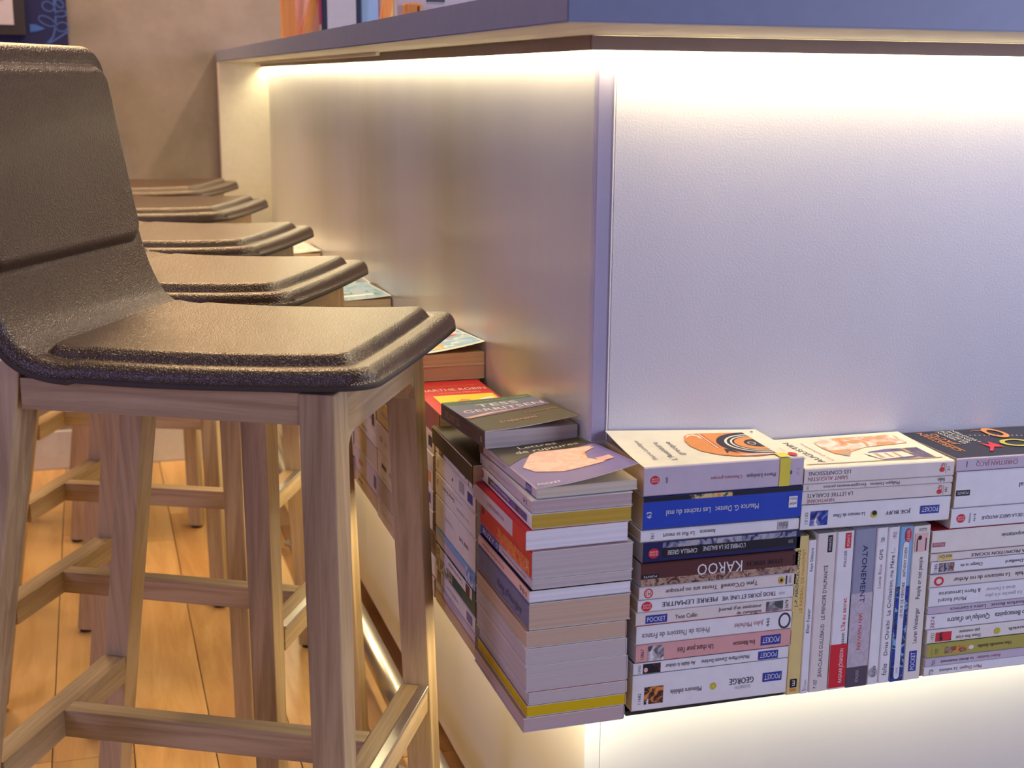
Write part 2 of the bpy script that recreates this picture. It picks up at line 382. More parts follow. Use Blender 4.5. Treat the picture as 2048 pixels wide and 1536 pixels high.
# ---------------------------------------------------------------- bar stools
def seat_profile():
    P = [(.2215, .3500), (.19, .3475), (.13, .3440), (.06, .3415), (0, .3405), (-.05, .3408), (-.088, .3420), (-.112, .3448), (-.132, .3505),
         (-.148, .3600), (-.161, .3740), (-.172, .394), (-.182, .420), (-.193, .462), (-.2045, .523), (-.2170, .593), (-.2255, .640), (-.2300, .664)]
    # Catmull-Rom
    out = []
    for i in range(len(P)-1):
        p0 = Vector(P[max(i-1, 0)]); p1 = Vector(P[i]); p2 = Vector(P[i+1]); p3 = Vector(P[min(i+2, len(P)-1)])
        for k in range(8):
            t = k/8
            out.append(.5*((2*p1)+(-p0+p2)*t+(2*p0-5*p1+4*p2-p3)*t*t+(-p0+3*p1-3*p2+p3)*t**3))
    out.append(Vector(P[-1])); return out
SP = seat_profile()
SL = [0]
for i in range(1, len(SP)): SL.append(SL[-1]+(SP[i]-SP[i-1]).length)
TOTL = SL[-1]
def prof_at(s):
    s = min(max(s, 0), TOTL)
    lo = 0
    for i in range(1, len(SL)):
        if SL[i] >= s: lo = i-1; break
    f = (s-SL[lo])/max(1e-9, SL[lo+1]-SL[lo]); p = SP[lo].lerp(SP[lo+1], f)
    a = SP[max(lo-1, 0)]; b = SP[min(lo+2, len(SP)-1)]; d = (b-a).normalized()
    return p, Vector((-d.y, d.x))*-1      # normal to the sitting side
HW = .172
def half_w(s):
    rf, rb = .026, .034
    if s < rf: return HW-rf+math.sqrt(max(0, rf*rf-(rf-s)**2))
    if s > TOTL-rb: d = s-(TOTL-rb); return HW-rb+math.sqrt(max(0, rb*rb-d*d))
    return HW
def sd_box(s, b, s0, s1, hw, r):
    cx = (s0+s1)/2; qx = abs(s-cx)-((s1-s0)/2-r); qy = abs(b)-(hw-r)
    return math.hypot(max(qx, 0), max(qy, 0))+min(max(qx, qy), 0)-r
def smooth(x): x = min(max(x, 0), 1); return x*x*(3-2*x)
S_PADEND = .352
def leather_h(s, b):
    d = -sd_box(s, b, 0, TOTL, HW, .026 if s < .1 else .034)
    R = .012; h = .0150*math.sqrt(max(0, 1-(1-min(max(d, 0), R)/R)**2))
    d1 = -sd_box(s, b, .026, S_PADEND, HW-.024, .018)
    h += .0105*math.sqrt(smooth(d1/.012)) if d1 > 0 else 0
    # soft crease before the raised pad
    h -= .0012*math.exp(-(d1/.0035)**2)
    ease = .016 if s > .6 else .012
    d2 = -sd_box(s, b, .462, TOTL-.023, HW-.010, .026)
    h += .0085*math.sqrt(smooth(d2/.012)) if d2 > 0 else 0
    h -= .0010*math.exp(-(d2/.0035)**2)
    return h
def spaced(a, b, step_edge, step_mid, marks):
    xs = [a]; x = a
    while x < b-1e-6:
        near = min(abs(x-m) for m in marks)
        x += step_edge if near < .014 else min(step_mid, step_edge+(near-.014)*.35)
        xs.append(min(x, b))
    return xs
def seat_shell():
    ss = spaced(0, TOTL, .0014, .009, [0, .026, S_PADEND, .462, TOTL-.023, TOTL])
    ts = spaced(-1, 1, .0014/HW, .012/HW, [])if False else None
    bs = spaced(0, HW, .0014, .016, [HW, HW-.012, HW-.024])
    ts = sorted(set([-x/HW for x in bs]+[x/HW for x in bs]))
    def grid(fn, name, m, base, parent=None):
        V = []; F = []; n = len(ts)
        for layer in (0, 1):
            for s in ss:
                p, nn = prof_at(s); hw = half_w(s)
                for t_ in ts:
                    b = t_*hw; sad = .003*(b/HW)**2*(1 if s < .3 else 0)
                    h = fn(s, b) if layer else base
                    q = p+nn*(h if layer else base)
                    V.append((q.x, b, q.y+FL+sad))
        N = len(ss)*n
        for i in range(len(ss)-1):
            for j in range(n-1):
                a = i*n+j
                F.append((N+a, N+a+1, N+a+n+1, N+a+n)); F.append((a, a+n, a+n+1, a+1))
        ring = [j for j in range(n)]+[i*n+n-1 for i in range(1, len(ss))]+[(len(ss)-1)*n+j for j in range(n-2, -1, -1)]+[i*n for i in range(len(ss)-2, 0, -1)]
        for k in range(len(ring)):
            a, b = ring[k], ring[(k+1) % len(ring)]; F.append((a, b, N+b, N+a))
        o = mesh_obj(name, V, F, m, parent, smooth=True)
        bm = bmesh.new(); bm.from_mesh(o.data); bmesh.ops.recalc_face_normals(bm, faces=bm.faces[:]); bm.to_mesh(o.data); bm.free()
        return o
    up = grid(lambda s, b: .0055+leather_h(s, b), 'seat_cover', LEATHER, .0055)
    fe = grid(lambda s, b: .0054, 'felt_backing', FELT, 0.)
    return up, fe
def make_stool():
    root = empty('bar_stool', (0, 0, 0))
    up, fe = seat_shell(); up.parent = root; fe.parent = root
    H = .3506; lf, dlf, lw, dlw, lr, dlr = .1787, .024, .1599, .0446, -.1735, -.1545; ld, lt = .0355, .043
    F = lambda z: lf+dlf*(H-z); W = lambda z: lw+dlw*(H-z); R = lambda z: lr+dlr*(H-z)
    zf = -.457
    for sgn in (-1, 1):
        def rect(a0, z, l=ld, tt=lt):
            b0, b1 = sgn*W(z), sgn*(W(z)-tt)
            b0, b1 = min(b0, b1), max(b0, b1)
            return [(a0, b0, z+FL), (a0+l, b0, z+FL), (a0+l, b1, z+FL), (a0, b1, z+FL)]
        zt_ = .3435
        lg = prism('leg', rect(F(zf+.006)-ld+.004, zf+.006, ld-.004, lt-.012), rect(F(zt_)-ld, zt_), oak[2], root, .0018)
        bm = bmesh.new(); cyl_bm(bm, (F(zf)-ld/2+.002, sgn*(W(zf)-(lt-.012)/2), 0), (F(zf)-ld/2+.002, sgn*(W(zf)-(lt-.012)/2), .008), .0135, 16); bm_obj('glide', bm, RUBBER, lg)
        zt_ = .3600
        lg = prism('leg', rect(R(zf+.006)+.004, zf+.006, ld-.004, lt-.012), rect(R(zt_)+.002, zt_, ld-.006), oak[2], root, .0018)
        bm = bmesh.new(); cyl_bm(bm, (R(zf)+ld/2, sgn*(W(zf)-(lt-.012)/2), 0), (R(zf)+ld/2, sgn*(W(zf)-(lt-.012)/2), .008), .0135, 16); bm_obj('glide', bm, RUBBER, lg)
        # side apron
        y0 = sgn*(W(.33)-.0008); y1 = sgn*(W(.33)-.022)
        lo, hi = min(y0, y1), max(y0, y1)
        box('side_apron', -.142, lf-ld+.001, lo, hi, .3125+FL, .3440+FL, oak[0], root, .0012)
    # front apron with rounded inner corners
    r = .022; zi = .297; bi = W(.28)-lt+.0005
    pts = [(-bi, .3440), (bi, .3440), (bi, zi-r)]
    for k in range(9): a = k/8*math.pi/2; pts.append((bi-r+r*math.cos(a), zi-r+r*math.sin(a)))
    for k in range(9): a = math.pi/2+k/8*math.pi/2; pts.append((-bi+r+r*math.cos(a), zi-r+r*math.sin(a)))
    pts.append((-bi, zi-r))
    V = [(F(.31)-ld+.001, b, z+FL) for b, z in pts]+[(F(.31)-.0005, b, z+FL) for b, z in pts]; n = len(pts)
    bm = bmesh.new(); vs = [bm.verts.new(v) for v in V]
    bm.faces.new(vs[:n]); bm.faces.new(vs[n:][::-1])
    for i in range(n): bm.faces.new((vs[i], vs[i+n], vs[(i+1) % n+n], vs[(i+1) % n]))
    bmesh.ops.remove_doubles(bm, verts=bm.verts[:], dist=1e-6); bmesh.ops.recalc_face_normals(bm, faces=bm.faces[:])
    bm_obj('front_apron', bm, oak[1], root, False)
    box('rear_apron', -.166, -.146, -(W(.33)-lt), W(.33)-lt, .3125+FL, .345+FL, oak[1], root, .0012)
    # low rails: rear, front, and the stretcher joining them
    zr = -.0865; ch = .0333; wr = W(zr-.02)-.001
    fr_ = F(zr)-.0005
    rr = R(zr)+ld-.002
    box('rear_rail', rr-.030, rr, -(wr-lt+.002), wr-lt+.002, zr-ch+FL, zr+FL, oak[1], root, .0012)
    box('front_rail', fr_-.033, fr_, -(wr-lt+.002), wr-lt+.002, zr-ch+FL, zr+FL, oak[1], root, .0012)
    box('kick_strip', fr_-.010, fr_+.0012, -(wr-lt+.0005), wr-lt+.0005, zr-.0045+FL, zr+.0012+FL, STEEL, root, .0005)
    box('stretcher', rr-.001, fr_-.0335, -.0126, .0126, zr-ch+FL-.0002, zr+FL-.0002, oak[0], root, .0012)
    return root
def dup(root):
    r = root.copy(); link(r)
    for ch in root.children:
        c = ch.copy(); link(c); c.parent = r
        for g_ in ch.children:
            d = g_.copy(); link(d); d.parent = c
    return r
poses = [(-.364, .1585, -.4972, 'nearest bar stool with its whole leather back in view'),
         (-.372, .6287, -.5034, 'second bar stool from the front'),
         (-.3715, 1.1064, -.4474, 'middle bar stool of the five'),
         (-.3758, 1.6825, -.3921, 'fourth bar stool from the front'),
         (-.3836, 2.2209, -.3904, 'farthest bar stool, close to the brown wall')]
st0 = make_stool()
for i, (x, y, th, lb) in enumerate(poses):
    s = st0 if i == 0 else dup(st0)
    s.location = (x, y, 0); s.rotation_euler = (0, 0, th)
    tag(s, lb+', oak legs', 'stool', 'oak bar stools with dark leather seats along the bar')

# ---------------------------------------------------------------- books
TXT = {}
def text_mesh(s):
    if s in TXT: return TXT[s]
    cu = bpy.data.curves.new('lettering', 'FONT'); cu.body = s; cu.resolution_u = 2; cu.size = 1; cu.offset = 0
    o = bpy.data.objects.new('lettering', cu); sc.collection.objects.link(o)
    dg = bpy.context.evaluated_depsgraph_get(); me = bpy.data.meshes.new_from_object(o.evaluated_get(dg))
    vs = [v.co.copy() for v in me.vertices]; fs = [tuple(p.vertices) for p in me.polygons]
    bpy.data.objects.remove(o); bpy.data.curves.remove(cu); bpy.data.meshes.remove(me)
    x0 = min(v.x for v in vs); x1 = max(v.x for v in vs)
    vs = [((v.x-x0)/(x1-x0), v.y/.72) for v in vs]     # cap height 1, width 1
    TXT[s] = (vs, fs); return TXT[s]
def rect_mesh(n=1, m=1):
    vs = [(i/n, j/m) for j in range(m+1) for i in range(n+1)]
    fs = [(j*(n+1)+i, j*(n+1)+i+1, (j+1)*(n+1)+i+1, (j+1)*(n+1)+i) for j in range(m) for i in range(n)]
    return vs, fs
def disc_mesh(n=28):
    vs = [(.5+.5*math.cos(2*math.pi*i/n), .5+.5*math.sin(2*math.pi*i/n)) for i in range(n)]+[(.5, .5)]
    return vs, [(i, (i+1) % n, n) for i in range(n)]
def ring_mesh(n=40, w_=.12, a0=0., a1=360.):
    vs, fs = [], []
    full = a1-a0 >= 359.9; k = n if full else n+1
    for i in range(k):
        a = math.radians(a0+(a1-a0)*i/n)
        for r in (.5, .5-w_): vs.append((.5+r*math.cos(a), .5+r*math.sin(a)))
    for i in range(n):
        a, b = 2*i, 2*((i+1) % k); fs.append((a, b, b+1, a+1))
    return vs, fs

def cut_poly(pts, na, nb):
    bm = bmesh.new(); bm.faces.new([bm.verts.new((a, b, 0)) for a, b in pts])
    for ax, n in ((0, na), (1, nb)):
        for i in range(1, n):
            pn = [0, 0, 0]; pn[ax] = 1; co = [0, 0, 0]; co[ax] = i/n
            bmesh.ops.bisect_plane(bm, geom=bm.verts[:]+bm.edges[:]+bm.faces[:], plane_co=co, plane_no=pn)
    bm.verts.index_update(); vs = [(v.co.x, v.co.y) for v in bm.verts]; fs = [tuple(v.index for v in f.verts) for f in bm.faces]
    bm.free(); return vs, fs
def half(ac, bc, ra, rb, fr, col, n=18):
    """half disc or half ring, cut straight on the tail side"""
    out = [(ac+ra*math.cos(math.pi*i/n), bc-rb*math.sin(math.pi*i/n)) for i in range(n+1)]
    if fr: out += [(ac+ra*fr*math.cos(math.pi*i/n), bc-rb*fr*math.sin(math.pi*i/n)) for i in range(n, -1, -1)]
    return ('p', out, col)
def book(name, label, L, W, T, M, spine='w', front='w', page='cream', sp=(), cv=(), lift=0., lx=(1, 1), group=None, pad=.0006, back=None, parts=True, frame=True, flip=True):
    """lying book in its own frame: x along the spine, y from spine to fore-edge, z thickness"""
    root = bpy.data.objects.new(name, None); root.empty_display_size = .03; link(root); root.matrix_world = M
    tag(root, label, 'book', group or 'paperbacks stacked on the ledge around the bar')
    t = .00055; c = min(.0012, T*.15)
    def lf(x, y): return lift*(max(y, 0)/W)**1.7*(lx[0]+(lx[1]-lx[0])*x/L)
    ny = 24 if lift else 1; nx = 10 if lift else 1
    top = [(W-(W-c)*k/ny, T) for k in range(ny+1)]
    prof = top+[(0, T-c), (0, c), (c, 0), (W, 0)]
    ntop = len(top)
    inner = [(y if y > c+1e-6 else c+t*.2, T-t) for y, z in top]+[(t, T-c), (t, c), (c, t), (W, t)]
    V = []; F = []; idx = []; n = len(prof)
    for i in range(nx+1):
        x = L*i/nx
        for k, (y, z) in enumerate(prof): V.append((x, y, z+(lf(x, y) if k < ntop else 0)))
        for k, (y, z) in enumerate(inner): V.append((x, y, z+(lf(x, y) if k < ntop else 0)))
    for i in range(nx):
        A, B = i*2*n, (i+1)*2*n
        for k in range(n-1):
            mi = 1 if k < ntop-1 else (2 if k >= n-2 else 0)
            F.append((A+k, A+k+1, B+k+1, B+k)); idx.append(mi)
            F.append((A+n+k, B+n+k, B+n+k+1, A+n+k+1)); idx.append(3)
        for k in (0, n-1): F.append((A+k, B+k, B+n+k, A+n+k)); idx.append(3)
    for A in (0, nx*2*n):
        for k in range(n-1): F.append((A+k, A+n+k, A+n+k+1, A+k+1)); idx.append(3 if k < ntop-1 or k >= n-2 else 0)
    mesh_obj('cover', V, F, [cm(spine), cm(front), cm(back or front), cm('cr', .6)], root, idx)
    e = .0005
    box('page_block', e, L-e, t*1.6, W-.0008, t+.0001, T-t-.0001, PG[page], root)
    def add(kind, mname, vs, fs, m):
        return mesh_obj(mname, vs, fs, m, root)
    hgt = {'n': 0}
    def off(): hgt['n'] += 1; return .00012+.00005*hgt['n']
    # prints on the spine: u = 0..1 along the spine as seen, v = 0..1 from bottom of the picture
    for it in sp:
        k = it[0]; d = off()
        if k == 't':
            _, s, u0, u1, v0, v1, col = it[:7]; fl_ = it[7] if len(it) > 7 else flip
            vs, fs = text_mesh(s)
            if fl_: V = [(L*(u1-(u1-u0)*x), -d, T*(v1-(v1-v0)*y)) for x, y in vs]
            else: V = [(L*(u0+(u1-u0)*x), -d, T*(v0+(v1-v0)*y)) for x, y in vs]
            add(k, 'lettering', V, fs, cm(col))
        elif k == 'v':   # lettering turned across the spine
            _, s, u0, u1, v0, v1, col = it[:7]
            vs, fs = text_mesh(s)
            V = [(L*(u1-(u1-u0)*y), -d, T*(v0+(v1-v0)*x)) for x, y in vs]
            add(k, 'lettering', V, fs, cm(col))
        else:
            _, u0, u1, v0, v1, col = it[:6]
            vs, fs = {'r': rect_mesh, 'c': disc_mesh, 'o': ring_mesh}[k]()
            V = [(L*(u0+(u1-u0)*x), -d, T*(v0+(v1-v0)*y)) for x, y in vs]
            mm = picture('picture_'+'_'.join(col), col, 90) if isinstance(col, tuple) else cm(col)
            add(k, 'emblem' if k != 'r' else 'printed_patch', V, fs, mm)
    # prints on the cover: a across from the spine, b down from the head; the head is at x = 0
    for it in cv:
        k = it[0]; d = off()
        def P(a, b): x, y = L*b, W*a; return (x, y, T+lf(x, y)+d)
        if k == 't':
            _, s, a0, a1, b, h, col = it[:7]; ang = it[7] if len(it) > 7 else 0; cs, sn = math.cos(ang), math.sin(ang)
            vs, fs = text_mesh(s); w_ = (a1-a0)*W; h_ = h*L
            V = []
            for x, y in vs:
                px_, py_ = x*w_, y*h_; rx, ry = px_*cs-py_*sn, px_*sn+py_*cs
                V.append(P(a0+rx/W, b-ry/L))
            add(k, 'lettering', V, fs, cm(col))
        elif k == 'p':
            _, pts, col = it; vs, fs = cut_poly(pts, 24, 10) if lift else (pts, [tuple(range(len(pts)))])
            mm = picture('picture_'+'_'.join(col), col, 40) if isinstance(col, tuple) else cm(col)
            add(k, 'printed_shape', [P(a, b) for a, b in vs], fs, mm)
        else:
            _, a0, a1, b0, b1, col = it[:6]
            if k == 'r': vs, fs = rect_mesh(24, 10) if lift else rect_mesh()
            elif k == 'c': vs, fs = disc_mesh()
            else: vs, fs = ring_mesh(40, *(it[6:] if len(it) > 6 else (.1,)))
            V = [P(a0+(a1-a0)*x, b0+(b1-b0)*y) for x, y in vs]
            mm = picture('picture_'+'_'.join(col), col, 40) if isinstance(col, tuple) else cm(col)
            add(k, 'printed_patch', V, fs, mm)
    return root

def LP(u, v0=.25, v1=.75, T=.03):      # the red round publisher's mark
    r = (v1-v0)*T/.1755*.55
    return [('c', u-r, u+r, v0, v1, 'rd'), ('t', 'LE LIVRE', u-r*.72, u+r*.72, v0+(v1-v0)*.52, v0+(v1-v0)*.72, 'w'),
            ('t', 'DE POCHE', u-r*.72, u+r*.72, v0+(v1-v0)*.26, v0+(v1-v0)*.46, 'w')]
def POCKET(u0, u1, v0=.25, v1=.75, fl=True):
    return [('r', u0, u1, v0, v1, 'pb'), ('t', 'POCKET', u0+.01, u1-.01, v0+(v1-v0)*.2, v0+(v1-v0)*.8, 'w', fl)]
def POINTS(u0, u1, v0, v1, bg='bk', fl=True):
    return [('r', u0, u1, v0, v1, bg), ('t', 'POINTS', u0+.012, u1-.012, v0+(v1-v0)*.25, v0+(v1-v0)*.75, 'w', fl)]
def MR(x, z, ry=0., y=-.111, rz=0.): return Matrix.Translation((x, y, z+FL)) @ Matrix.Rotation(rz, 4, 'Z') @ Matrix.Rotation(ry, 4, 'Y')
LB = .1755
# ---- first stack right of the corner, spines to the front (from the bottom)
S1 = 'in the first right-hand stack'
tl = .012
def r1(x, z0, z1, label, **k): return book('paperback', label, LB, .108, z1-z0-.0003, MR(x, z0, tl), **k)
r1(.0079, .0036, .0430, 'thick white paperback by Elizabeth George, bottom '+S1, spine='w', page='tan', front='bk',
   sp=[('v', '11682', .035, .055, .20, .50, 'tx'), ('r', .075, .195, .17, .66, ('or', 'bk', 'br', 'cr')), ('t', 'Mémoire infidèle', .24, .44, .36, .50, 'tx'),
       ('c', .495, .535, .36, .56, 'go'), ('c', .508, .522, .42, .50, 'ly'), ('t', 'GEORGE', .62, .78, .42, .60, 'tx'), ('t', 'ELIZABETH', .66, .76, .29, .38, 'gy')]+POCKET(.84, .965, .40, .66))
r1(.0085, .0433, .0562, 'thin white paperback Au diable la tiédeur, near the bottom '+S1, spine='w', page='rose', front='dk',
   sp=[('v', '13752', .03, .045, .15, .85, 'tx'), ('r', .06, .17, .08, .92, ('br', 'bk', 'bk', 'bk')), ('c', .065, .09, .2, .6, 'lp'), ('t', 'Au diable la tiédeur', .20, .39, .35, .70, 'tx'),
       ('t', 'Michel-Marie Zanotti-Sorkine', .43, .74, .35, .70, 'tx')]+POCKET(.80, .93, .12, .86))
r1(.0106, .0566, .0755, 'pink paperback Un chant pour l\'été '+S1, spine='pk', page='rose', front='w',
   sp=[('v', '10867', .03, .05, .2, .8, 'tx'), ('r', .075, .175, .06, .94, ('dk', 'gy', 'w')), ('t', 'Un chant pour l\'été', .26, .49, .32, .66, 'tx'), ('t', 'Eva Ibbotson', .62, .76, .34, .62, 'tx')]+POCKET(.80, .93, .22, .80))
r1(.0106, .0761, .0960, 'white paperback Précis de l\'histoire de France '+S1, spine='w', page='rose', front='rd',
   sp=[('t', 'Précis de l\'histoire de France', .035, .46, .28, .60, 'dk'), ('t', 'Jules Michelet', .62, .81, .34, .62, 'rt'), ('v', '440', .83, .85, .25, .75, 'tx'), ('o', .91, .99, .05, .95, 'tx')])
r1(.0095, .0966, .1103, 'cream paperback Journal d\'un instituteur '+S1, spine='be', page='rose', front='cr',
   sp=POCKET(.06, .195, .15, .80, False)+[('t', 'Yvon Collin', .245, .385, .30, .66, 'tx', False), ('t', 'Journal d\'un instituteur', .52, .80, .56, .86, 'tx', False), ('t', 'de campagne', .64, .80, .14, .42, 'tx', False),
       ('r', .83, .94, .10, .90, ('gn', 'dk', 'gy')), ('v', '13679', .955, .975, .1, .9, 'tx')])
r1(.0112, .1108, .1236, 'white paperback Trois jours et une vie by Pierre Lemaitre '+S1, spine='w', page='rose',
   sp=LP(.055, .08, .92, .0125)+[('t', 'PIERRE LEMAITRE', .15, .50, .32, .74, 'tx'), ('t', 'TROIS JOURS ET UNE VIE', .53, .88, .32, .70, 'tx'), ('t', '34680', .90, .94, .35, .6, 'gy')])
r1(.0122, .1241, .1380, 'white paperback Trente ans ou presque by Tyne O\'Connell '+S1, spine='be', page='rose', front='lb',
   sp=[('o', .03, .085, .12, .88, 'rd'), ('t', 'M3', .042, .072, .32, .68, 'rd'), ('t', 'Trente ans ou presque', .165, .49, .30, .66, 'tx'), ('t', 'Tyne O\'Connell', .515, .75, .30, .66, 'tx'),
       ('c', .885, .925, .22, .80, ('go', 'or')), ('c', .895, .915, .38, .64, 'bk'), ('r', .935, .942, .15, .85, 'tx'), ('v', '5931', .955, .97, .25, .8, 'tx')])
r1(.0135, .1386, .1625, 'dark brown paperback Karoo by Steve Tesich '+S1, spine='br', front='br', page='rose',
   sp=[('r', 0, 1, 0, .32, ('br', 'tn', 'br'))]+POINTS(.005, .11, .33, .52)+[('t', 'KAROO', .35, .635, .26, .78, 'w'), ('t', 'STEVE TESICH', .67, .90, .48, .68, 'bk'), ('v', '3190', .965, .98, .3, .8, 'bk')])
r1(.0150, .1632, .1842, 'black and blue paperback L\'ombre de la baleine '+S1, spine='nv', front='gr', page='grey',
   sp=[('r', .12, .97, .55, .98, ('nv', 'gr', 'gy')), ('r', .12, .97, .22, .70, 'bk')]+LP(.065, .22, .72, .021)+[('t', 'CAMILLA GREBE', .15, .335, .32, .56, 'w'), ('t', 'L\'OMBRE DE LA BALEINE', .37, .64, .36, .60, 'w'), ('t', '3550', .92, .95, .38, .55, 'gy')])
r1(.0121, .1849, .1972, 'thin white paperback Le Roi se meurt by Ionesco '+S1, spine='w', page='tan',
   sp=[('v', '361', .06, .08, .25, .75, 'tx'), ('t', 'Le Roi se meurt', .135, .33, .26, .66, 'tx'), ('t', 'Ionesco', .365, .46, .32, .70, 'tx'), ('p_', 0) if False else ('r', .86, .93, .15, .85, 'gy'), ('t', 'folio', .87, .925, .25, .78, 'tx')])
r1(.0137, .1980, .2318, 'royal blue paperback Les racines du mal '+S1, spine='bl', front='bk', page='tan',
   sp=[('r', 0, 1, .86, 1, 'bk'), ('r', .28, .55, .86, .99, ('or', 'ye', 'bk')), ('v', '63', .02, .05, .36, .56, 'w'), ('t', 'Les racines du mal', .14, .415, .38, .56, 'w'), ('t', 'Maurice G. Dantec', .445, .72, .38, .56, 'w'),
       ('r', .915, .97, .34, .70, 'w'), ('t', 'folio', .92, .965, .56, .66, 'bk'), ('t', 'policier', .92, .965, .40, .50, 'bk')])
vase = [('p', [(.16, .44), (.30, .40), (.50, .39), (.70, .40), (.84, .45), (.87, .55), (.87, .94), (.16, .94), (.14, .60)], 'or')]
av = r1(.0137, .2324, .2628, 'cream paperback L\'Aventure grecque with a vase picture, top '+S1, spine='lv', front='cr', page='tan', lift=.010, lx=(1, .15),
   sp=LP(.065, .40, .70, .03)+[('v', '449', .13, .145, .42, .62, 'tx'), ('t', 'L\'Aventure grecque', .41, .605, .40, .52, 'rt'), ('t', 'Pierre Lévêque', .635, .82, .38, .52, 'dk'), ('r', .905, .925, .42, .55, 'dk'), ('v', 'LP 15', .955, .975, .38, .62, 'gy'),
       ('r', .845, .912, .02, 1.0, 'ly')],
   cv=[('t', 'Pierre Lévêque', .20, .72, .135, .030, 'dk'), ('t', 'L\'Aventure', .16, .66, .245, .038, 'tx'), ('t', 'grecque', .28, .66, .325, .038, 'tx'),
       ('p', [(.13, .87), (.10, .74), (.13, .62), (.22, .52), (.36, .445), (.52, .42), (.68, .43), (.80, .46), (.85, .50), (.87, .58), (.87, .87)], 'or'),
       ('p', [(.74, .455), (.82, .485), (.84, .53), (.80, .555), (.72, .56), (.72, .545), (.79, .54), (.815, .515), (.79, .485)], 'w'),
       half(.50, .87, .365, .265, 0, 'bk'), half(.50, .87, .30, .215, .93, 'cr'), half(.50, .87, .25, .18, .93, 'cr'), half(.50, .87, .215, .155, .62, 'or'),
       ('o', .455, .55, .795, .845, 'cr', .12), ('p', [(.24, .58), (.38, .60), (.34, .63), (.22, .66), (.30, .61)], 'bk'),
       ('p', [(.40, .565), (.84, .565), (.84, .572), (.40, .572)], 'cr'), ('p', [(.40, .582), (.84, .582), (.84, .586), (.40, .586)], 'rd'),
       ('p', [(.12, .66), (.17, .62), (.18, .74), (.15, .86), (.12, .86)], 'lp'),
       ('c', .86, .90, .93, .945, 'bk'), ('c', .02, .14, .925, .975, 'rd'), ('t', 'références', .17, .30, .935, .010, 'rd'), ('r', -.002, .13, .845, .912, 'ly')])
# ---- books standing on end
S2 = 'standing upright'
def st(xr, w_, h, label, z0=0., dy=0., lean=0., flip_=False, **k):
    M = Matrix.Translation((xr, -.111+dy, z0+FL)) @ Matrix.Rotation(lean, 4, 'Y') @ Matrix.Rotation(-math.pi/2, 4, 'Y')
    return book('paperback', label, h, .108, w_-.0003, M, flip=flip_, **k)
st(.2000, .0163, .1765, 'straw yellow paperback Le radeau de Mahomet '+S2+', leftmost', z0=-.0016, lean=.006, spine='ye', page='tan', front='ye',
   sp=[('t', 'J.-P. PERONCEL-HUGOZ', .56, .92, .58, .80, 'tx'), ('t', 'LE RADEAU DE MAHOMET', .52, .92, .20, .42, 'or'), ('r', .045, .10, .25, .75, 'bk'), ('v', 'E', .055, .09, .4, .6, 'w'), ('r', .02, .04, .28, .72, 'or')])
st(.2102, .0100, .1715, 'slim white paperback Ellen Foster by Kaye Gibbons '+S2, z0=-.0021, dy=.0, spine='w',
   sp=[('t', 'Ellen Foster', .40, .56, .32, .70, 'tx'), ('t', 'Kaye Gibbons', .80, .95, .35, .68, 'tx'), ('r', .02, .024, .2, .8, 'tx'), ('t', 'Rivages', .03, .09, .3, .6, 'gy')])
st(.2335, .0228, .1780, 'beige paperback Le principe d\'humanité '+S2, z0=-.0023, spine='be', page='grey',
   sp=[('t', 'JEAN-CLAUDE GUILLEBAUD', .09, .43, .38, .58, 'tx'), ('t', 'LE PRINCIPE D\'HUMANITÉ', .46, .80, .38, .58, 'tx'), ('t', 'P 1027', .025, .08, .60, .78, 'tx')]+POINTS(.88, .985, .22, .46, 'bk', False))
st(.2545, .0205, .1780, 'white paperback with a red lower band, L\'île au secret '+S2, z0=-.0025, spine='w', front='w',
   sp=[('r', .01, .29, 0, 1, 'rd'), ('t', 'RAGNAR JÓNASSON', .04, .26, .22, .44, 'w'), ('t', 'asson', .285, .36, .22, .44, 'tx'), ('t', 'L\'île au secret', .375, .58, .22, .46, 'rd'), ('t', 'POLICIER', .78, .88, .4, .55, 'tx')]+POINTS(.895, .99, .20, .52, 'rd', False))
st(.2808, .0258, .1785, 'greyblue paperback Atonement by Ian McEwan '+S2, z0=-.0027, spine='gr', front='gr', page='white', flip_=True,
   sp=[('r', 0, .60, 0, 1, ('gy', 'lv', 'gy')), ('r', 0, .13, 0, 1, 'dk'), ('t', 'ATONEMENT', .54, .90, .36, .60, 'nv'), ('t', 'IAN McEWAN', .24, .47, .40, .58, 'rd'), ('t', 'VINTAGE', .03, .11, .4, .56, 'gy')])
st(.2949, .0138, .1780, 'white paperback GPS by Lucie Rico '+S2, z0=-.0028, spine='w', page='white',
   sp=[('t', 'Lucie Rico', .62, .77, .36, .64, 'rt'), ('t', 'GPS', .80, .865, .36, .66, 'tx'), ('t', '7280', .91, .94, .3, .62, 'tx'), ('c', .045, .11, .1, .9, 'gy'), ('t', 'folio', .05, .12, .28, .66, 'tx')])
st(.3092, .0140, .1775, 'white paperback La Civilisation, ma Mère '+S2, z0=-.0029, spine='w', page='white',
   sp=[('t', 'Driss Chraïbi', .18, .405, .34, .68, 'tx'), ('t', 'La Civilisation, ma Mère !...', .44, .87, .34, .68, 'tx'), ('t', 'folio', .05, .125, .30, .72, 'tx'), ('t', '1902', .93, .97, .3, .6, 'rt')])
st(.3255, .0160, .1770, 'blue paperback Le mur de mémoire by Anthony Doerr '+S2, z0=-.0031, spine='lb', front='lb', page='white',
   sp=[('r', 0, .62, 0, 1, ('nv', 'bl', 'bk', 'lb')), ('r', .04, .88, .28, .72, 'w'), ('c', .015, .065, .28, .72, 'w'), ('c', .85, .905, .28, .72, 'w'), ('t', 'LE MUR DE MÉMOIRE', .42, .645, .38, .60, 'tx'), ('t', 'ANTHONY DOERR', .68, .87, .38, .60, 'bk'),
       ('t', '33978', .05, .09, .42, .56, 'gy')]+LP(.945, .15, .62, .03))
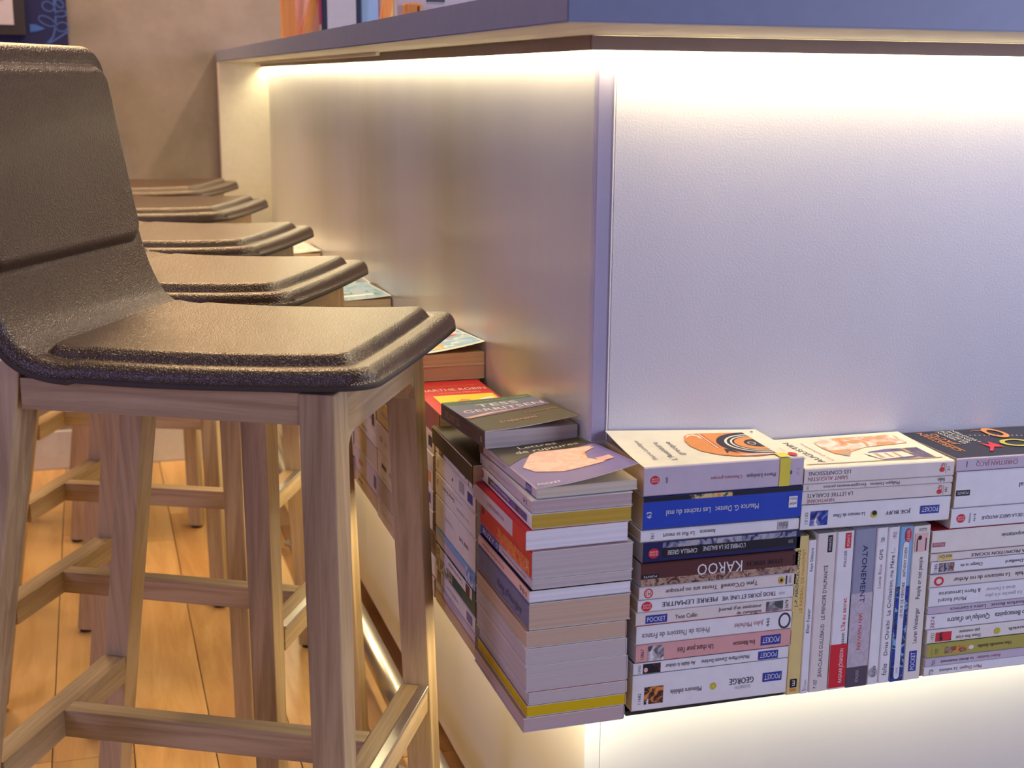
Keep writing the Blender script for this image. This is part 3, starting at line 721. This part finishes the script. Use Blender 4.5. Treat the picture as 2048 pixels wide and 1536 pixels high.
st(.3478, .0218, .1765, 'white paperback People or not people by Lauren Weisberger '+S2+', rightmost', z0=-.0034, lean=-.004, spine='cr', page='cream',
   sp=POCKET(.055, .19, .28, .72, False)+[('t', 'Lauren Weisberger', .24, .47, .36, .60, 'tx'), ('t', 'People or not people', .53, .80, .36, .60, 'tx'), ('r', .835, .955, .15, .88, 'lp'), ('c', .91, .94, .5, .72, 'bk'),
       ('r', .84, .92, .22, .28, 'bk'), ('r', .84, .92, .72, .78, 'bk'), ('t', '13158', .965, .985, .25, .7, 'tx')])
# ---- four lying on top of them
S3 = 'lying on the upright books'
def r2(x, z0, z1, label, **k): return book('paperback', label, .1785, .108, z1-z0-.0003, MR(x, z0, .026), **k)
r2(.1893, .1812, .2082, 'white paperback La menace de l\'Axe by Joe Buff, lowest '+S3, spine='w', front='nv',
   sp=[('v', '13155', .025, .045, .25, .72, 'tx'), ('r', .06, .175, .16, .76, ('nv', 'bl', 'gr', 'w')), ('t', 'La menace de l\'Axe', .21, .42, .42, .58, 'tx'), ('c', .46, .505, .32, .62, 'go'), ('c', .468, .50, .42, .62, 'bk'),
       ('t', 'JOE BUFF', .56, .73, .40, .56, 'tx')]+POCKET(.795, .925, .34, .68))
r2(.1895, .2086, .2226, 'cream paperback La lettre écarlate by Hawthorne '+S3, spine='be', page='tan',
   sp=[('t', 'LA LETTRE ÉCARLATE', .03, .33, .52, .84, 'tx'), ('t', 'HAWTHORNE', .03, .21, .12, .42, 'rt'), ('c', .90, .935, .18, .56, 'rd'), ('t', 'GF', .905, .935, .46, .90, 'rd'), ('r', .943, .946, .1, .9, 'gy'), ('v', '382', .955, .97, .3, .7, 'tx')])
r2(.1903, .2229, .2302, 'thin cream paperback Enregistrements pirates by Philippe Delerm '+S3, spine='be', page='tan',
   sp=[('v', '393', .02, .035, .2, .8, 'rt'), ('t', 'Enregistrements pirates', .13, .41, .28, .74, 'tx'), ('t', 'Philippe Delerm', .44, .635, .28, .74, 'tx'), ('t', 'folio', .895, .945, .2, .85, 'tx')])
r2(.1908, .2305, .2478, 'paperback Les Confessions with a painted cover, top '+S3, spine='be', front='cr', page='tan', lift=.004, lx=(.2, 1),
   sp=[('t', 'LES CONFESSIONS', .025, .30, .52, .78, 'tx'), ('t', 'SAINT AUGUSTIN', .025, .285, .18, .44, 'rt'), ('c', .90, .935, .28, .60, 'rd'), ('t', 'GF', .905, .935, .50, .86, 'rd'), ('r', .943, .946, .2, .85, 'gy'), ('v', '21', .955, .97, .35, .6, 'tx')],
   cv=[('t', 'SAINT', .30, .60, .115, .022, 'tx', .05), ('t', 'AUGUSTIN', .16, .86, .195, .042, 'tx', .05), ('t', 'Les Confessions', .20, .80, .262, .022, 'rt', .04),
       ('r', .10, .12, .05, .96, 'tn'), ('p', [(.30, .40), (.42, .34), (.60, .32), (.80, .33), (.90, .38), (.90, .92), (.62, .92), (.56, .60), (.44, .46)], ('tn', 'or', 'lp', 'cr')),
       ('p', [(.12, .58), (.30, .52), (.40, .56), (.46, .70), (.46, .92), (.12, .92)], ('pp', 'dk', 'tn')),
       ('p', [(.14, .56), (.36, .52), (.36, .78), (.20, .80)], 'cr'), ('r', .18, .34, .57, .60, 'tn'), ('r', .18, .34, .64, .66, 'tn'), ('r', .18, .34, .70, .72, 'tn')])
# ---- right hand stack
S4 = 'in the rightmost stack'
def r3(x, z0, z1, label, y=-.111, **k): return book('paperback', label, LB, .108, z1-z0-.0003, MR(x, z0, .018, y), **k)
r3(.3530, -.0028, .0078, 'white paperback La volonté by Marc Dugain, bottom '+S4, spine='w', sp=[('v', '7728', .035, .065, .15, .75, 'tx'), ('t', 'La volonté', .11, .24, .30, .70, 'tx'), ('t', 'Marc Dugain', .26, .42, .30, .70, 'rt')])
r3(.3537, .0081, .0180, 'white paperback Le dernier mouvement '+S4, spine='lv', sp=[('v', '7201', .045, .07, .15, .8, 'tx'), ('t', 'Le dernier mouvement', .11, .35, .28, .66, 'tx'), ('t', 'Robert Seethaler', .375, .55, .28, .68, 'rt')])
r3(.3546, .0184, .0348, 'olive green paperback Une nouvelle famille '+S4, spine='ol', front='gn', sp=[('r', .035, .12, .1, .9, 'ol'), ('v', '7303', .055, .08, .25, .65, 'tx'), ('r', .13, .285, .24, .70, ('tn', 'br', 'or')), ('c', .30, .34, .35, .65, 'cr'), ('t', 'Une nouvelle famille', .37, .62, .36, .62, 'tx')])
r3(.3532, .0354, .0512, 'white paperback Deux fois n\'est pas coutume '+S4, spine='cr', sp=[('v', '11923', .025, .05, .2, .8, 'tx'), ('r', .06, .175, .12, .82, ('rd', 'rd', 'bk')), ('t', 'Deux fois n\'est', .21, .39, .14, .40, 'tx'), ('t', 'pas coutume', .23, .38, .54, .80, 'tx'), ('c', .49, .535, .20, .70, 'go'), ('t', 'Evanovich', .60, .80, .34, .62, 'tx')])
r3(.3506, .0520, .0694, 'white paperback Quelqu\'un d\'autre '+S4, spine='w', front='rt', sp=[('v', '3874', .03, .06, .1, .9, 'rt'), ('t', 'Quelqu\'un d\'autre', .15, .46, .32, .70, 'tx'), ('t', 'Tonino Benacquista', .50, .82, .34, .70, 'tx')])
r3(.3514, .0697, .0775, 'thin lavender paperback Lettre à Laurence by Bourbon Busset '+S4, spine='lv', sp=[('t', 'Lettre à Laurence', .16, .42, .25, .78, 'tx'), ('t', 'J. de Bourbon Busset', .46, .80, .25, .78, 'tx')])
r3(.3513, .0782, .1000, 'white paperback by Michel Rocard and Pierre Larrouturou '+S4, spine='w', front='w', sp=[('t', 'Michel Rocard', .07, .27, .20, .42, 'tx'), ('t', '& Pierre Larrouturou', .07, .37, .56, .78, 'tx'), ('t', 'La gauche n\'a plus', .41, .68, .22, .42, 'gy'), ('t', 'droit à l\'erreur', .41, .63, .56, .76, 'gy')])
r3(.3508, .1008, .1150, 'beige paperback La naissance du roi Arthur '+S4, spine='be', sp=[('c', .03, .10, .12, .88, 'rd'), ('c', .045, .085, .28, .72, 'be'), ('t', 'La naissance du roi Arthur', .17, .58, .30, .66, 'tx'), ('t', 'Jean Markale', .62, .82, .30, .66, 'tx')])
r3(.3510, .1165, .1300, 'white paperback Changer sa vie with a small photo '+S4, spine='w', front='rt', sp=[('v', '11845', .02, .045, .15, .85, 'tx'), ('r', .055, .165, .12, .90, ('tn', 'br', 'gy', 'nv')), ('t', 'Changer sa vie', .21, .37, .36, .66, 'tx'), ('t', 'Laurence Tanis-Devillard', .54, .90, .34, .64, 'tx')])
r3(.3496, .1304, .1392, 'beige paperback La promotion sociale with a yellow mark '+S4, spine='be', sp=[('r', .05, .155, .05, .95, 'ye'), ('t', 'Que', .06, .10, .3, .8, 'bk'), ('t', 'sais-je', .105, .15, .3, .8, 'bk'), ('t', 'LA PROMOTION SOCIALE', .29, .70, .25, .70, 'tx')])
r3(.3494, .1400, .1655, 'white paperback Mésopotamie with a pink label '+S4, spine='cr', front='rd', page='tan', sp=[('r', .005, .095, .28, .48, 'rt'), ('t', 'Pluriel', .015, .085, .32, .44, 'lp'), ('t', 'Mésopotamie', .50, .72, .46, .66, 'tx')])
r3(.3708, .1660, .1880, 'white paperback on the philosophers of ancient Greece '+S4, spine='w', sp=LP(.07, .28, .74, .022)+[('v', 'Références', .125, .14, .25, .75, 'tx'), ('v', '4618', .16, .175, .3, .7, 'tx'), ('t', 'PHILOSOPHES DE LA GRÈCE ANTIQUE', .22, .70, .36, .54, 'tx')])
r3(.3731, .1888, .2290, 'very thick white paperback with a black points label '+S4, spine='w', front='w', sp=POINTS(.005, .105, .34, .50)+[('t', 'al', .46, .49, .46, .60, 'tx')])
r3(.3722, .2296, .2446, 'navy covered paperback La mission secrète de Sinouhé l\'Egyptien, top '+S4, spine='lv', front='bk', back='rt', page='tan',
   sp=[('r', .07, .075, .3, .75, 'tx'), ('t', 'CHRISTIAN JACQ', .14, .44, .30, .66, 'rt'), ('r', .14, .44, .74, .77, 'rt')],
   cv=[('t', 'CHRISTIAN', .24, .96, .145, .045, 'or'), ('r', .22, .90, .150, .158, 'or'), ('t', 'JACQ', .46, .90, .215, .045, 'or'),
       ('t', 'LA MISSION', .48, .96, .275, .028, 'w'), ('t', 'SECRÈTE DE', .50, .98, .315, .028, 'w'), ('t', 'SINOUHÉ', .56, .96, .355, .028, 'w'), ('t', 'L\'EGYPTIEN', .50, .98, .395, .028, 'w'),
       ('p', [(.16, .33), (.30, .40), (.28, .47), (.50, .44), (.38, .40), (.46, .36), (.30, .37), (.17, .31)], 'rd'), ('o', .26, .54, .50, .72, 'go', .16), ('p', [(.88, .48), (.94, .54), (.86, .62), (.93, .52)], 'or'), ('o', .60, .98, .56, .70, 'or', .2)]+
      [('c', .745-.012*k, .762-.012*k, .42+.03*k, .431+.03*k, 'w') for k in range(14)])

# ---- left row: corner stack, spines to the stools (from the bottom)
def ML(x, y_near, z, rz=0., L=.178, tilt=0.): return Matrix.Translation((x, y_near, z+FL)) @ Matrix.Rotation(rz, 4, 'Z') @ Matrix.Rotation(tilt, 4, 'X') @ Matrix.Translation((0, L, 0)) @ Matrix.Rotation(-math.pi/2, 4, 'Z')
def MV(x, y_near, z, rz=0.): return Matrix.Translation((x, y_near, z+FL)) @ Matrix.Rotation(rz, 4, 'Z') @ Matrix.Rotation(math.pi/2, 4, 'Z')
SC = 'in the corner stack'
yn = -.1168
def lc(x, z0, z1, label, rev=False, dy=0., rz=0., w_=.107, **k):
    z0 += .0005
    if rev: return book('paperback', label, .178, w_, z1-z0, MV(x+w_, yn+dy, z0, rz), **k)
    return book('paperback', label, .178, w_, z1-z0, ML(x, yn+dy, z0, rz), **k)
lc(-.1100, .0000, .0157, 'paperback with brownish pink pages facing out, bottom '+SC, True, page='rose', spine='cr', front='tn', w_=.1075)
lc(-.1067, .0160, .0285, 'paperback with mustard yellow pages, second from the bottom '+SC, True, page='yellow', spine='ye', front='tn', w_=.1055)
lc(-.1050, .0288, .0427, 'paperback with a thin red cover line above the yellow pages '+SC, True, page='grey', spine='w', front='rd', w_=.1045)
lc(-.1080, .0431, .0703, 'thick paperback with pale grey pages '+SC, True, page='grey', spine='w', front='w', w_=.1075)
lc(-.1088, .0706, .0890, 'paperback with pale grey pages under a scuffed white edge '+SC, True, page='grey', spine='w', front='w')
lc(-.1085, .0895, .1075, 'tan edged paperback, directly beneath the slate blue book '+SC, True, page='tan', spine='tn', front='tn', w_=.106)
lc(-.1060, .1079, .1358, 'thick paperback with a slate blue spine and tan pages '+SC, page='tan', spine='sl', front='w', sp=[('t', 'The', .03, .12, .42, .66, 'rt', False), ('t', 'King d\'Horgley', .42, .88, .32, .66, 'nv', False), ('r', 0, 1, 0, .06, 'tn')])
lc(-.1060, .1366, .1488, 'slim white paperback with faint lettering '+SC, page='white', spine='lp', front='bk', sp=[('t', 'Anne-Marie Garat', .10, .55, .35, .65, 'rt'), ('t', '196', .84, .96, .30, .75, 'tx')])
lc(-.1030, .1497, .1602, 'slim paperback with a blue panel on its spine '+SC, page='grey', spine='lv', front='w', w_=.105, sp=[('r', .0, .38, .02, .98, 'bl'), ('t', 'RUZY 0', .05, .36, .2, .85, 'w', False), ('t', 'Jean-Christophe', .45, .90, .4, .7, 'rt')])
lc(-.1036, .1606, .1888, 'thick red and orange paperback with grey pages '+SC, page='grey', spine='rd', front='w', w_=.106, sp=[('r', .35, .97, .04, .6, ('rd', 'or', 'rd')), ('r', .03, .08, .5, .78, 'br'), ('o', .905, .94, .25, .5, 'cr')])
lc(-.1100, .1905, .2105, 'paperback with a red cover and bluish white pages '+SC, page='white', spine='rd', front='rd', rz=.012, sp=[('r', .0, .78, .06, .92, 'lv'), ('t', 'INSUBMERSIBLE', .30, .62, .38, .6, 'tx')])
lc(-.1044, .2112, .2268, 'paperback with mustard pages and a blue spine panel '+SC, page='gold', spine='w', front='w', w_=.104, sp=LP(.06, .25, .8, .015)+[('r', .18, .93, .25, .75, ('pb', 'pp', 'br')), ('t', 'Madame de Sévigné', .25, .6, .4, .6, 'w')])
lc(-.1042, .2274, .2408, 'paperback with rosy grey pages under the book of letters '+SC, page='rose', spine='lv', front='w', w_=.104, sp=[('t', 'Le diable au corps', .2, .6, .35, .6, 'gy'), ('t', '14', .86, .92, .3, .7, 'tx')])
lc(-.0995, .2413, .2524, 'paperback Lettres de ruptures with a folded paper picture, top '+SC, page='cream', spine='lv', front='pp', back='bk', dy=.001, rz=.03, w_=.106, lift=.016, lx=(.15, 1),
   sp=[('r', .0, .08, .0, 1, 'br'), ('t', 'Lettres de ruptures', .2, .5, .35, .65, 'gy'), ('r', .84, .93, .1, .9, 'pb'), ('t', 'POCKET', .85, .92, .3, .7, 'w')],
   cv=[('p', [(0, 0), (1, 0), (1, .36), (.80, .40), (.50, .36), (.20, .44), (0, .56)], 'ob'), ('t', 'Lettres', .28, .68, .262, .055, 'cr', .04), ('t', 'de ruptures', .20, .86, .350, .055, 'cr', .04),
       ('p', [(.30, .40), (.40, .36), (.86, .42), (.93, .44), (.80, .50), (.70, .56), (.66, .70), (.80, .80), (.40, .80), (.16, .72), (.10, .62)], ('lp', 'pk', 'lp')),
       ('p', [(.70, .56), (.88, .46), (.94, .47), (.78, .54), (.73, .66), (.82, .80), (.74, .80), (.66, .70)], ('or', 'lp', 'tn')),
       ('t', 'POCKET', .05, .27, .965, .030, 'w'), ('r', .78, .92, .70, .78, 'pk')])
# ---- second stack of the left row
SS = 'in the second stack of the left row'
def l2(z0, z1, label, x=-.108, ynr=.066, **k): return book('paperback', label, .1775, .1065, z1-z0-.0004, ML(x, ynr, z0+.0003, 0, .1775), **k)
l2(.0000, .0170, 'tan paperback with worn lower edge, bottom '+SS, spine='tn', page='gold', front='tn')
l2(.0172, .0285, 'pale paperback, second from the bottom '+SS, spine='lv', page='cream', front='w', sp=[('t', 'Marcel Pagnol', .35, .6, .3, .6, 'gy')])
l2(.0290, .0480, 'white paperback with a violet label '+SS, spine='cr', front='bk', page='cream', sp=[('r', .80, .94, .2, .8, 'pp'), ('r', .04, .14, .1, .9, 'br'), ('t', 'Le grand secret', .3, .6, .35, .6, 'gy')])
l2(.0484, .0785, 'dark green paperback with a cream band '+SS, spine='gn', front='bk', page='tan', sp=[('r', 0, .45, .0, 1, ('tn', 'gn', 'cr')), ('r', .12, .93, .52, .96, 'cr'), ('r', .78, .88, .50, .92, 'br'), ('t', 'Cent ans de solitude', .35, .7, .66, .82, 'tx')])
l2(.0790, .0990, 'blue paperback with a pale band '+SS, spine='lb', front='nv', page='grey', sp=[('r', .05, .78, .05, .60, 'lv'), ('r', .78, 1, .0, .9, ('bl', 'lb', 'w'))])
l2(.0994, .1395, 'very thick white paperback '+SS, spine='cr', page='cream', front='w', sp=[('t', 'BARBE TOME', .62, .84, .44, .56, 'tx'), ('t', 'Histoire', .25, .45, .5, .62, 'gy')])
l2(.1400, .1685, 'cream paperback with an orange round mark '+SS, spine='cr', page='cream', front='w', sp=[('c', .03, .08, .45, .75, 'or'), ('t', 'Georges Simenon', .2, .5, .5, .66, 'tx'), ('t', 'Les anneaux', .55, .85, .3, .44, 'gy'), ('r', .3, .7, .78, .80, 'gy')])
l2(.1690, .1925, 'cream paperback with a dark blue label '+SS, spine='cr', page='cream', front='w', sp=[('r', .82, .94, .25, .75, 'pb'), ('t', '12', .05, .09, .3, .7, 'tx'), ('r', .44, .46, .4, .55, 'bk'), ('r', .62, .74, .3, .85, 'gy')])
l2(.1928, .2062, 'slim cream paperback under the olive black book '+SS, spine='cr', page='cream', front='w', sp=[('t', 'Maurice', .62, .80, .3, .7, 'tx'), ('r', .84, .85, .05, .95, 'tx'), ('r', .93, .97, .2, .7, 'dk'), ('r', .1, .2, .1, .9, ('tn', 'bk'))])
l2(.2066, .2290, 'olive black paperback jutting out '+SS, spine='ob', page='tan', front='ob', x=-.1155, ynr=.052, sp=[('r', 0, 1, .93, 1, 'cr')])
# top book of that stack, bridging two stacks
book('paperback', 'dark paperback by Tess Gerritsen with a lifted cover, bridging two stacks', .164, .106, .0188, ML(-.1085, .034, .2528, .03, .160, -.045), spine='dk', front='ob', back='bk', page='grey', lift=.010, lx=(.35, 1),
     sp=[('t', 'TESS GERRITSEN', .10, .46, .28, .72, 'tn'), ('t', 'L\'apprenti', .52, .78, .4, .66, 'rt'), ('t', '0', .92, .95, .25, .6, 'cr')],
     cv=[('p', [(0, 0), (1, 0), (1, .16), (0, .16)], 'gn'), ('p', [(0, .14), (1, .14), (1, .48), (.6, .50), (0, .60)], 'pp'), ('p', [(0, .14), (1, .14), (1, .30), (0, .36)], 'sl'),
         ('t', 'TESS', .30, .76, .27, .095, 'w'), ('t', 'GERRITSEN', .08, .97, .42, .095, 'w'), ('p', [(0, .56), (.30, .47), (.70, .45), (.62, .47), (.34, .50), (.05, .60)], 'lp'), ('t', 'L\'apprenti', .28, .66, .82, .06, 'pk'), ('t', 'Chirurgien', .62, .98, .66, .05, 'rt'),
         ('t', 'Un suspense à couper le souffle', .25, .95, .09, .018, 'cr')])
# ---- third stack: the red book on top
def stack_books(n, y_near, ztop, names, x0=-.108, seed=0, rev_p=.2):
    rr = random.Random(seed); z = 0.; parts = []
    ws = [rr.uniform(.6, 1.5) for _ in range(n)]; s = sum(ws)
    for i, w_ in enumerate(ws):
        T = ztop*w_/s; last = i == n-1
        col = rr.choice(['cr', 'be', 'cr', 'w', 'tn', 'be', 'cr', 'lv']); pg = rr.choice(['cream', 'cream', 'tan', 'rose', 'grey'])
        if rr.random() < .10: col = rr.choice(['br', 'ye', 'ob', 'sl'])
        rev = rr.random() < rev_p
        cn = {'cr': 'cream', 'be': 'beige', 'w': 'white', 'tn': 'tan', 'lv': 'lavender', 'br': 'brown', 'ye': 'straw yellow', 'ob': 'olive black', 'sl': 'slate blue'}[col]
        lab = ('%s paperback, %s from the bottom %s' % (cn if not rev else cn+' edged', ['lowest', 'second', 'third', 'fourth', 'fifth', 'sixth', 'seventh', 'eighth'][i], names))
        sp = []
        if not rev:
            u = rr.uniform(.1, .2)
            for _ in range(rr.randint(1, 3)):
                l_ = rr.uniform(.08, .26); sp.append(('r', u, min(u+l_, .97), .40, .58, rr.choice(['gy', 'tx', 'rt', 'gy']))); u += l_+rr.uniform(.03, .10)
                if u > .8: break
            if rr.random() < .4: sp.append(('r', .84, .94, .25, .75, rr.choice(['pb', 'bk', 'or'])))
        dx, dy = rr.uniform(-.003, .002), rr.uniform(-.004, .004); L_ = rr.uniform(.172, .179); W_ = .105+dx*0
        M = MV(x0+dx+W_, y_near+dy, z+.0003) if rev else ML(x0+dx, y_near+dy, z+.0003, 0, L_)
        b = book('paperback', lab, L_, W_, T-.0005, M, spine=col, front=rr.choice(['w', 'cr', 'tn', 'bk', 'rd', 'lb']), page=pg, sp=sp)
        parts.append(b); z += T
stack_books(8, .251, .213, 'in the third stack of the left row', seed=11, rev_p=.0)
book('paperback', 'red paperback Marthe Robin with a yellow picture, third stack', .178, .097, .0295, ML(-.1085, .222, .2136), spine='br', front='rd', page='tan', back='rd',
     sp=[('r', 0, 1, 0, 1, 'rt'), ('t', 'MARTHE ROBIN', .3, .7, .4, .6, 'rd')],
     cv=[('t', 'JEAN-JACQUES ANTIER', .22, .88, .20, .040, 'or'), ('t', 'MARTHE ROBIN', .06, .96, .33, .072, 'w'), ('t', 'LE VOYAGE IMMOBILE', .28, .84, .415, .036, 'lp'),
         ('r', .16, .96, .47, .98, 'ly'), ('p', [(.40, .86), (.40, .66), (.48, .60), (.58, .62), (.60, .74), (.56, .86)], 'or'), ('p', [(.70, .62), (.90, .56), (.92, .68), (.74, .72)], 'cr')])
# ---- fourth stack, fore-edges out, picture cover on top
stack_books(7, .412, .243, 'in the fourth stack of the left row', seed=5, rev_p=.2)
book('large_paperback', 'tan edged book lying under the picture cover, fourth stack', .178, .112, .0190, MV(-.001, .400, .2440), spine='tn', front='tn', page='tan')
book('large_paperback', 'paperback with a curling blue and orange picture cover', .178, .112, .0165, ML(-.1125, .398, .2634, .02), spine='cr', front='w', page='tan', lift=.014, lx=(.3, 1),
     cv=[('r', .02, .98, .03, .95, ('lb', 'lb', 'w')), ('p', [(.3, .05), (.95, .05), (.95, .3), (.7, .36)], 'or'), ('p', [(.05, .9), (.3, .62), (.6, .8), (.5, .93)], ('ye', 'or')), ('p', [(.55, .3), (.8, .25), (.9, .5), (.7, .6)], ('rd', 'lp')), ('p', [(.62, .44), (.76, .40), (.84, .52), (.7, .56)], 'dk')])
# ---- the stacks farther on, behind the stools
ys = .60; k = 5
ordn = ['', '', '', '', '', 'fifth', 'sixth', 'seventh', 'eighth', 'ninth', 'tenth', 'eleventh', 'twelfth', 'thirteenth', 'fourteenth', 'fifteenth']
tops = {5: .262, 6: .240, 7: .262, 8: .258, 9: .236, 10: .232, 11: .250, 12: .240, 13: .230, 14: .225}
topcol = {7: (('gn', 'lb', 'gr'), 'glossy teal magazine-like paperback'), 8: (('nv', 'gr', 'lb'), 'blue grey paperback'), 11: (('lv', 'w', 'gy'), 'white and blue paperback'), 6: (('bl', 'gr', 'gn'), 'dark blue paperback')}
while ys < 2.38 and k < 15:
    stack_books(8, ys, tops[k]-.016, 'in the %s stack of the left row' % ordn[k], seed=20+k, rev_p=.2)
    c_, nm = topcol.get(k, (('cr', 'be'), 'cream paperback'))
    book('paperback', '%s on top of the %s stack of the left row' % (nm, ordn[k]), .176, .107, .014, ML(-.1085, ys+.002, tops[k]-.0155, .03 if k % 2 else -.02), spine='or' if k == 11 else 'w', front='w', page='tan', lift=.006, lx=(.4, 1),
         cv=[('r', .02, .98, .02, .98, c_), ('r', .2, .8, .72, .80, 'w')])
    ys += .186; k += 1

# ---------------------------------------------------------------- far wall things and what stands on the counter
zc = zt+.0002
hang = tag(box('wall_hanging', -2.4, -.5225, 2.612, 2.6195, .50, 2.4, mat('navy_print', (.010, .012, .085), .6), None), 'navy wall panel with pale blue leaf outlines behind the nearest stool back', 'wall panel')
def ribbon(name, pts, w_, m, parent, y=2.6115):
    V = []; F = []
    for i, (x, z) in enumerate(pts):
        a = pts[max(i-1, 0)]; b = pts[min(i+1, len(pts)-1)]; d = Vector((b[0]-a[0], b[1]-a[1])).normalized(); n = Vector((-d.y, d.x))*w_/2
        V += [(x+n.x, y, z+n.y), (x-n.x, y, z-n.y)]
    for i in range(len(pts)-1): F.append((2*i, 2*i+1, 2*i+3, 2*i+2))
    return mesh_obj(name, V, F, m, parent)
PB = mat('pale_blue_print', (.06, .13, .42), .6)
def wp(px_, py_): # reading of the print's layout on the wall, metres
    return (-.5195-(134-px_)*.001400, .8304+FL-py_*.001295)
ribbon('stem', [wp(82, 96), wp(95, 86), wp(105, 74), wp(110, 55), wp(112, 30), wp(110, 8), wp(112, -20)], .0045, PB, hang)
ribbon('stem', [wp(82, 96), wp(105, 82), wp(120, 72), wp(134, 62)], .004, PB, hang)
def leafp(cx, cz, rx, rz, a):
    return [wp(cx+rx*math.cos(t_)*math.cos(a)-rz*math.sin(t_)*math.sin(a), cz+rx*math.cos(t_)*math.sin(a)+rz*math.sin(t_)*math.cos(a)) for t_ in [i/16*2*math.pi for i in range(17)]]
for (cx, cz, rx, rz, a) in [(99, 14, 11, 9, .6), (122, 28, 10, 6, -.2), (95, 43, 16, 8, .5), (122, 54, 11, 9, -.3), (120, 8, 9, 6, .9), (92, -16, 12, 8, .4), (124, -14, 10, 7, -.4)]:
    ribbon('leaf_outline', leafp(cx, cz, rx, rz, a), .003, PB, hang)
mesh_obj('leaf', [(x, 2.6114, z) for x, z in (wp(64, 50), wp(74, 50), wp(92, 58), wp(78, 63), wp(64, 66))], [(0, 1, 2, 3, 4)], mat('mid_blue_print', (.05, .14, .50), .6), hang)
nf = empty('notice_frame', (-.70, 2.61, .72+FL))
tag(nf, 'dark framed white notice on the navy wall panel at the top left', 'notice')
box('frame', -.11, .072, -.022, 0, .016, .36, mat('dark_frame', (.035, .028, .03), .5), nf, .002)
box('paper', -.10, .0445, -.0235, -.0221, .0425, .34, mat('paper_sheet', (.62, .56, .60), .6), nf)
box('printed_patch', -.10, .022, -.0240, -.0236, .105, .16, mat('notice_ink', (.08, .10, .10), .6), nf)

# leaflet display on the counter
Yd = 1.60
def xat(px_, Y=Yd):   # metres along the display measured from the picture's scale there
    return -.1365+(px_-505)*(Y+1.276)/2680.67*1.02+(Y-1.9)*-.20
stand = tag(empty('leaflet_stand', (xat(500), Yd, zt)), 'orange wooden leaflet stand on the far end of the worktop', 'stand')
X0 = xat(500)
def px_box(name, parent, p0, p1, q0, q1, yy0, yy1, z1, m, org=X0, z0=0.0003):
    return prism(name, [(xat(p0)-org, yy0, z0), (xat(p1)-org, yy0, z0), (xat(p1)-org, yy1, z0), (xat(p0)-org, yy1, z0)],
                 [(xat(q0)-org, yy0, z1), (xat(q1)-org, yy0, z1), (xat(q1)-org, yy1, z1), (xat(q0)-org, yy1, z1)], m, parent, .001)
px_box('post', stand, 492, 520, 488, 512, 0, .018, .26, orange_wood)
px_box('slat', stand, 524, 540, 590, 606, 0, .012, .26, orange_wood)
px_box('slat', stand, 672, 692, 716, 734, 0, .012, .26, orange_wood)
px_box('base_bar', stand, 492, 700, 492, 700, -.004, .022, .012, orange_wood)
def sheet(name, label, cat, p0, p1, z0, z1, yy, m, lean=0, extra=()):
    r = empty(name, (xat(p0), Yd+yy, zt)); tag(r, label, cat, None)
    wdt = xat(p1)-xat(p0)
    prism('sheet', [(0, 0, z0), (wdt, 0, z0), (wdt, .003, z0), (0, .003, z0)], [(lean, .02, z1), (wdt+lean, .02, z1), (wdt+lean, .023, z1), (lean, .023, z1)], m, r)
    for (n_, a, b, c, d, mm) in extra:
        box(n_, wdt*a, wdt*b, -.0012, -.0002, z0+(z1-z0)*c, z0+(z1-z0)*d, mm, r)
    return r
sheet('leaflet', 'pale pink leaflet between the slats of the orange stand', 'leaflet', 521, 566, .014, .25, .024, mat('pink_sheet', (.80, .50, .48), .6), 0)
sheet('leaflet', 'magenta leaflet showing behind the framed card', 'leaflet', 548, 580, .040, .25, .056, mat('magenta_sheet', (.42, .05, .25), .5), .01)
fc = empty('card_frame', (xat(563), Yd-.03, zt)); tag(fc, 'pale grey card in a dark upright frame beside the orange stand', 'card frame')
wd = xat(640)-xat(563)
box('frame', 0, wd, 0, .012, .0003, .24, mat('navy_frame', (.02, .03, .07), .3), fc, .003)
box('card', wd*.13, wd*.84, -.0015, -.0002, .012, .235, mat('grey_card', (.50, .50, .58), .4), fc)
sheet('brochure', 'light blue brochure standing right of the framed card', 'brochure', 640, 674, .0003, .24, -.02, mat('blue_sheet', (.26, .42, .72), .4), 0)
sheet('leaflet', 'plum coloured leaflet behind the right hand slat of the stand', 'leaflet', 664, 690, .0003, .24, .050, mat('plum_sheet', (.32, .05, .25), .5), 0)
sheet('leaflet', 'thin yellow and white leaflet at the right end of the orange stand', 'leaflet', 697, 712, .0003, .20, .040, mat('yellow_sheet', (.75, .55, .25), .5), .01)
# printed board with an orange block further along the worktop
xo = -.066; Yo = .62
bd = empty('display_board', (xo, Yo, zt)); tag(bd, 'white printed display board on the worktop near the top edge', 'display board')
box('board', 0, .145, 0, .02, .0003, .22, mat('white_board', (.66, .58, .64), .5), bd, .001)
box('printed_patch', .042, .068, -.0012, -.0002, .034, .040, mat('notice_ink', (.08, .10, .10), .6), bd)
ob = empty('wooden_block', (xo+.004, Yo-.035, zt)); tag(ob, 'small orange wooden block standing in front of the white display board', 'block')
box('block', 0, .024, 0, .024, .0003, .030, orange_wood, ob, .003)
box('groove', .017, .019, -.001, .0, .006, .026, mat('dark_groove', (.15, .04, .01), .6), ob)
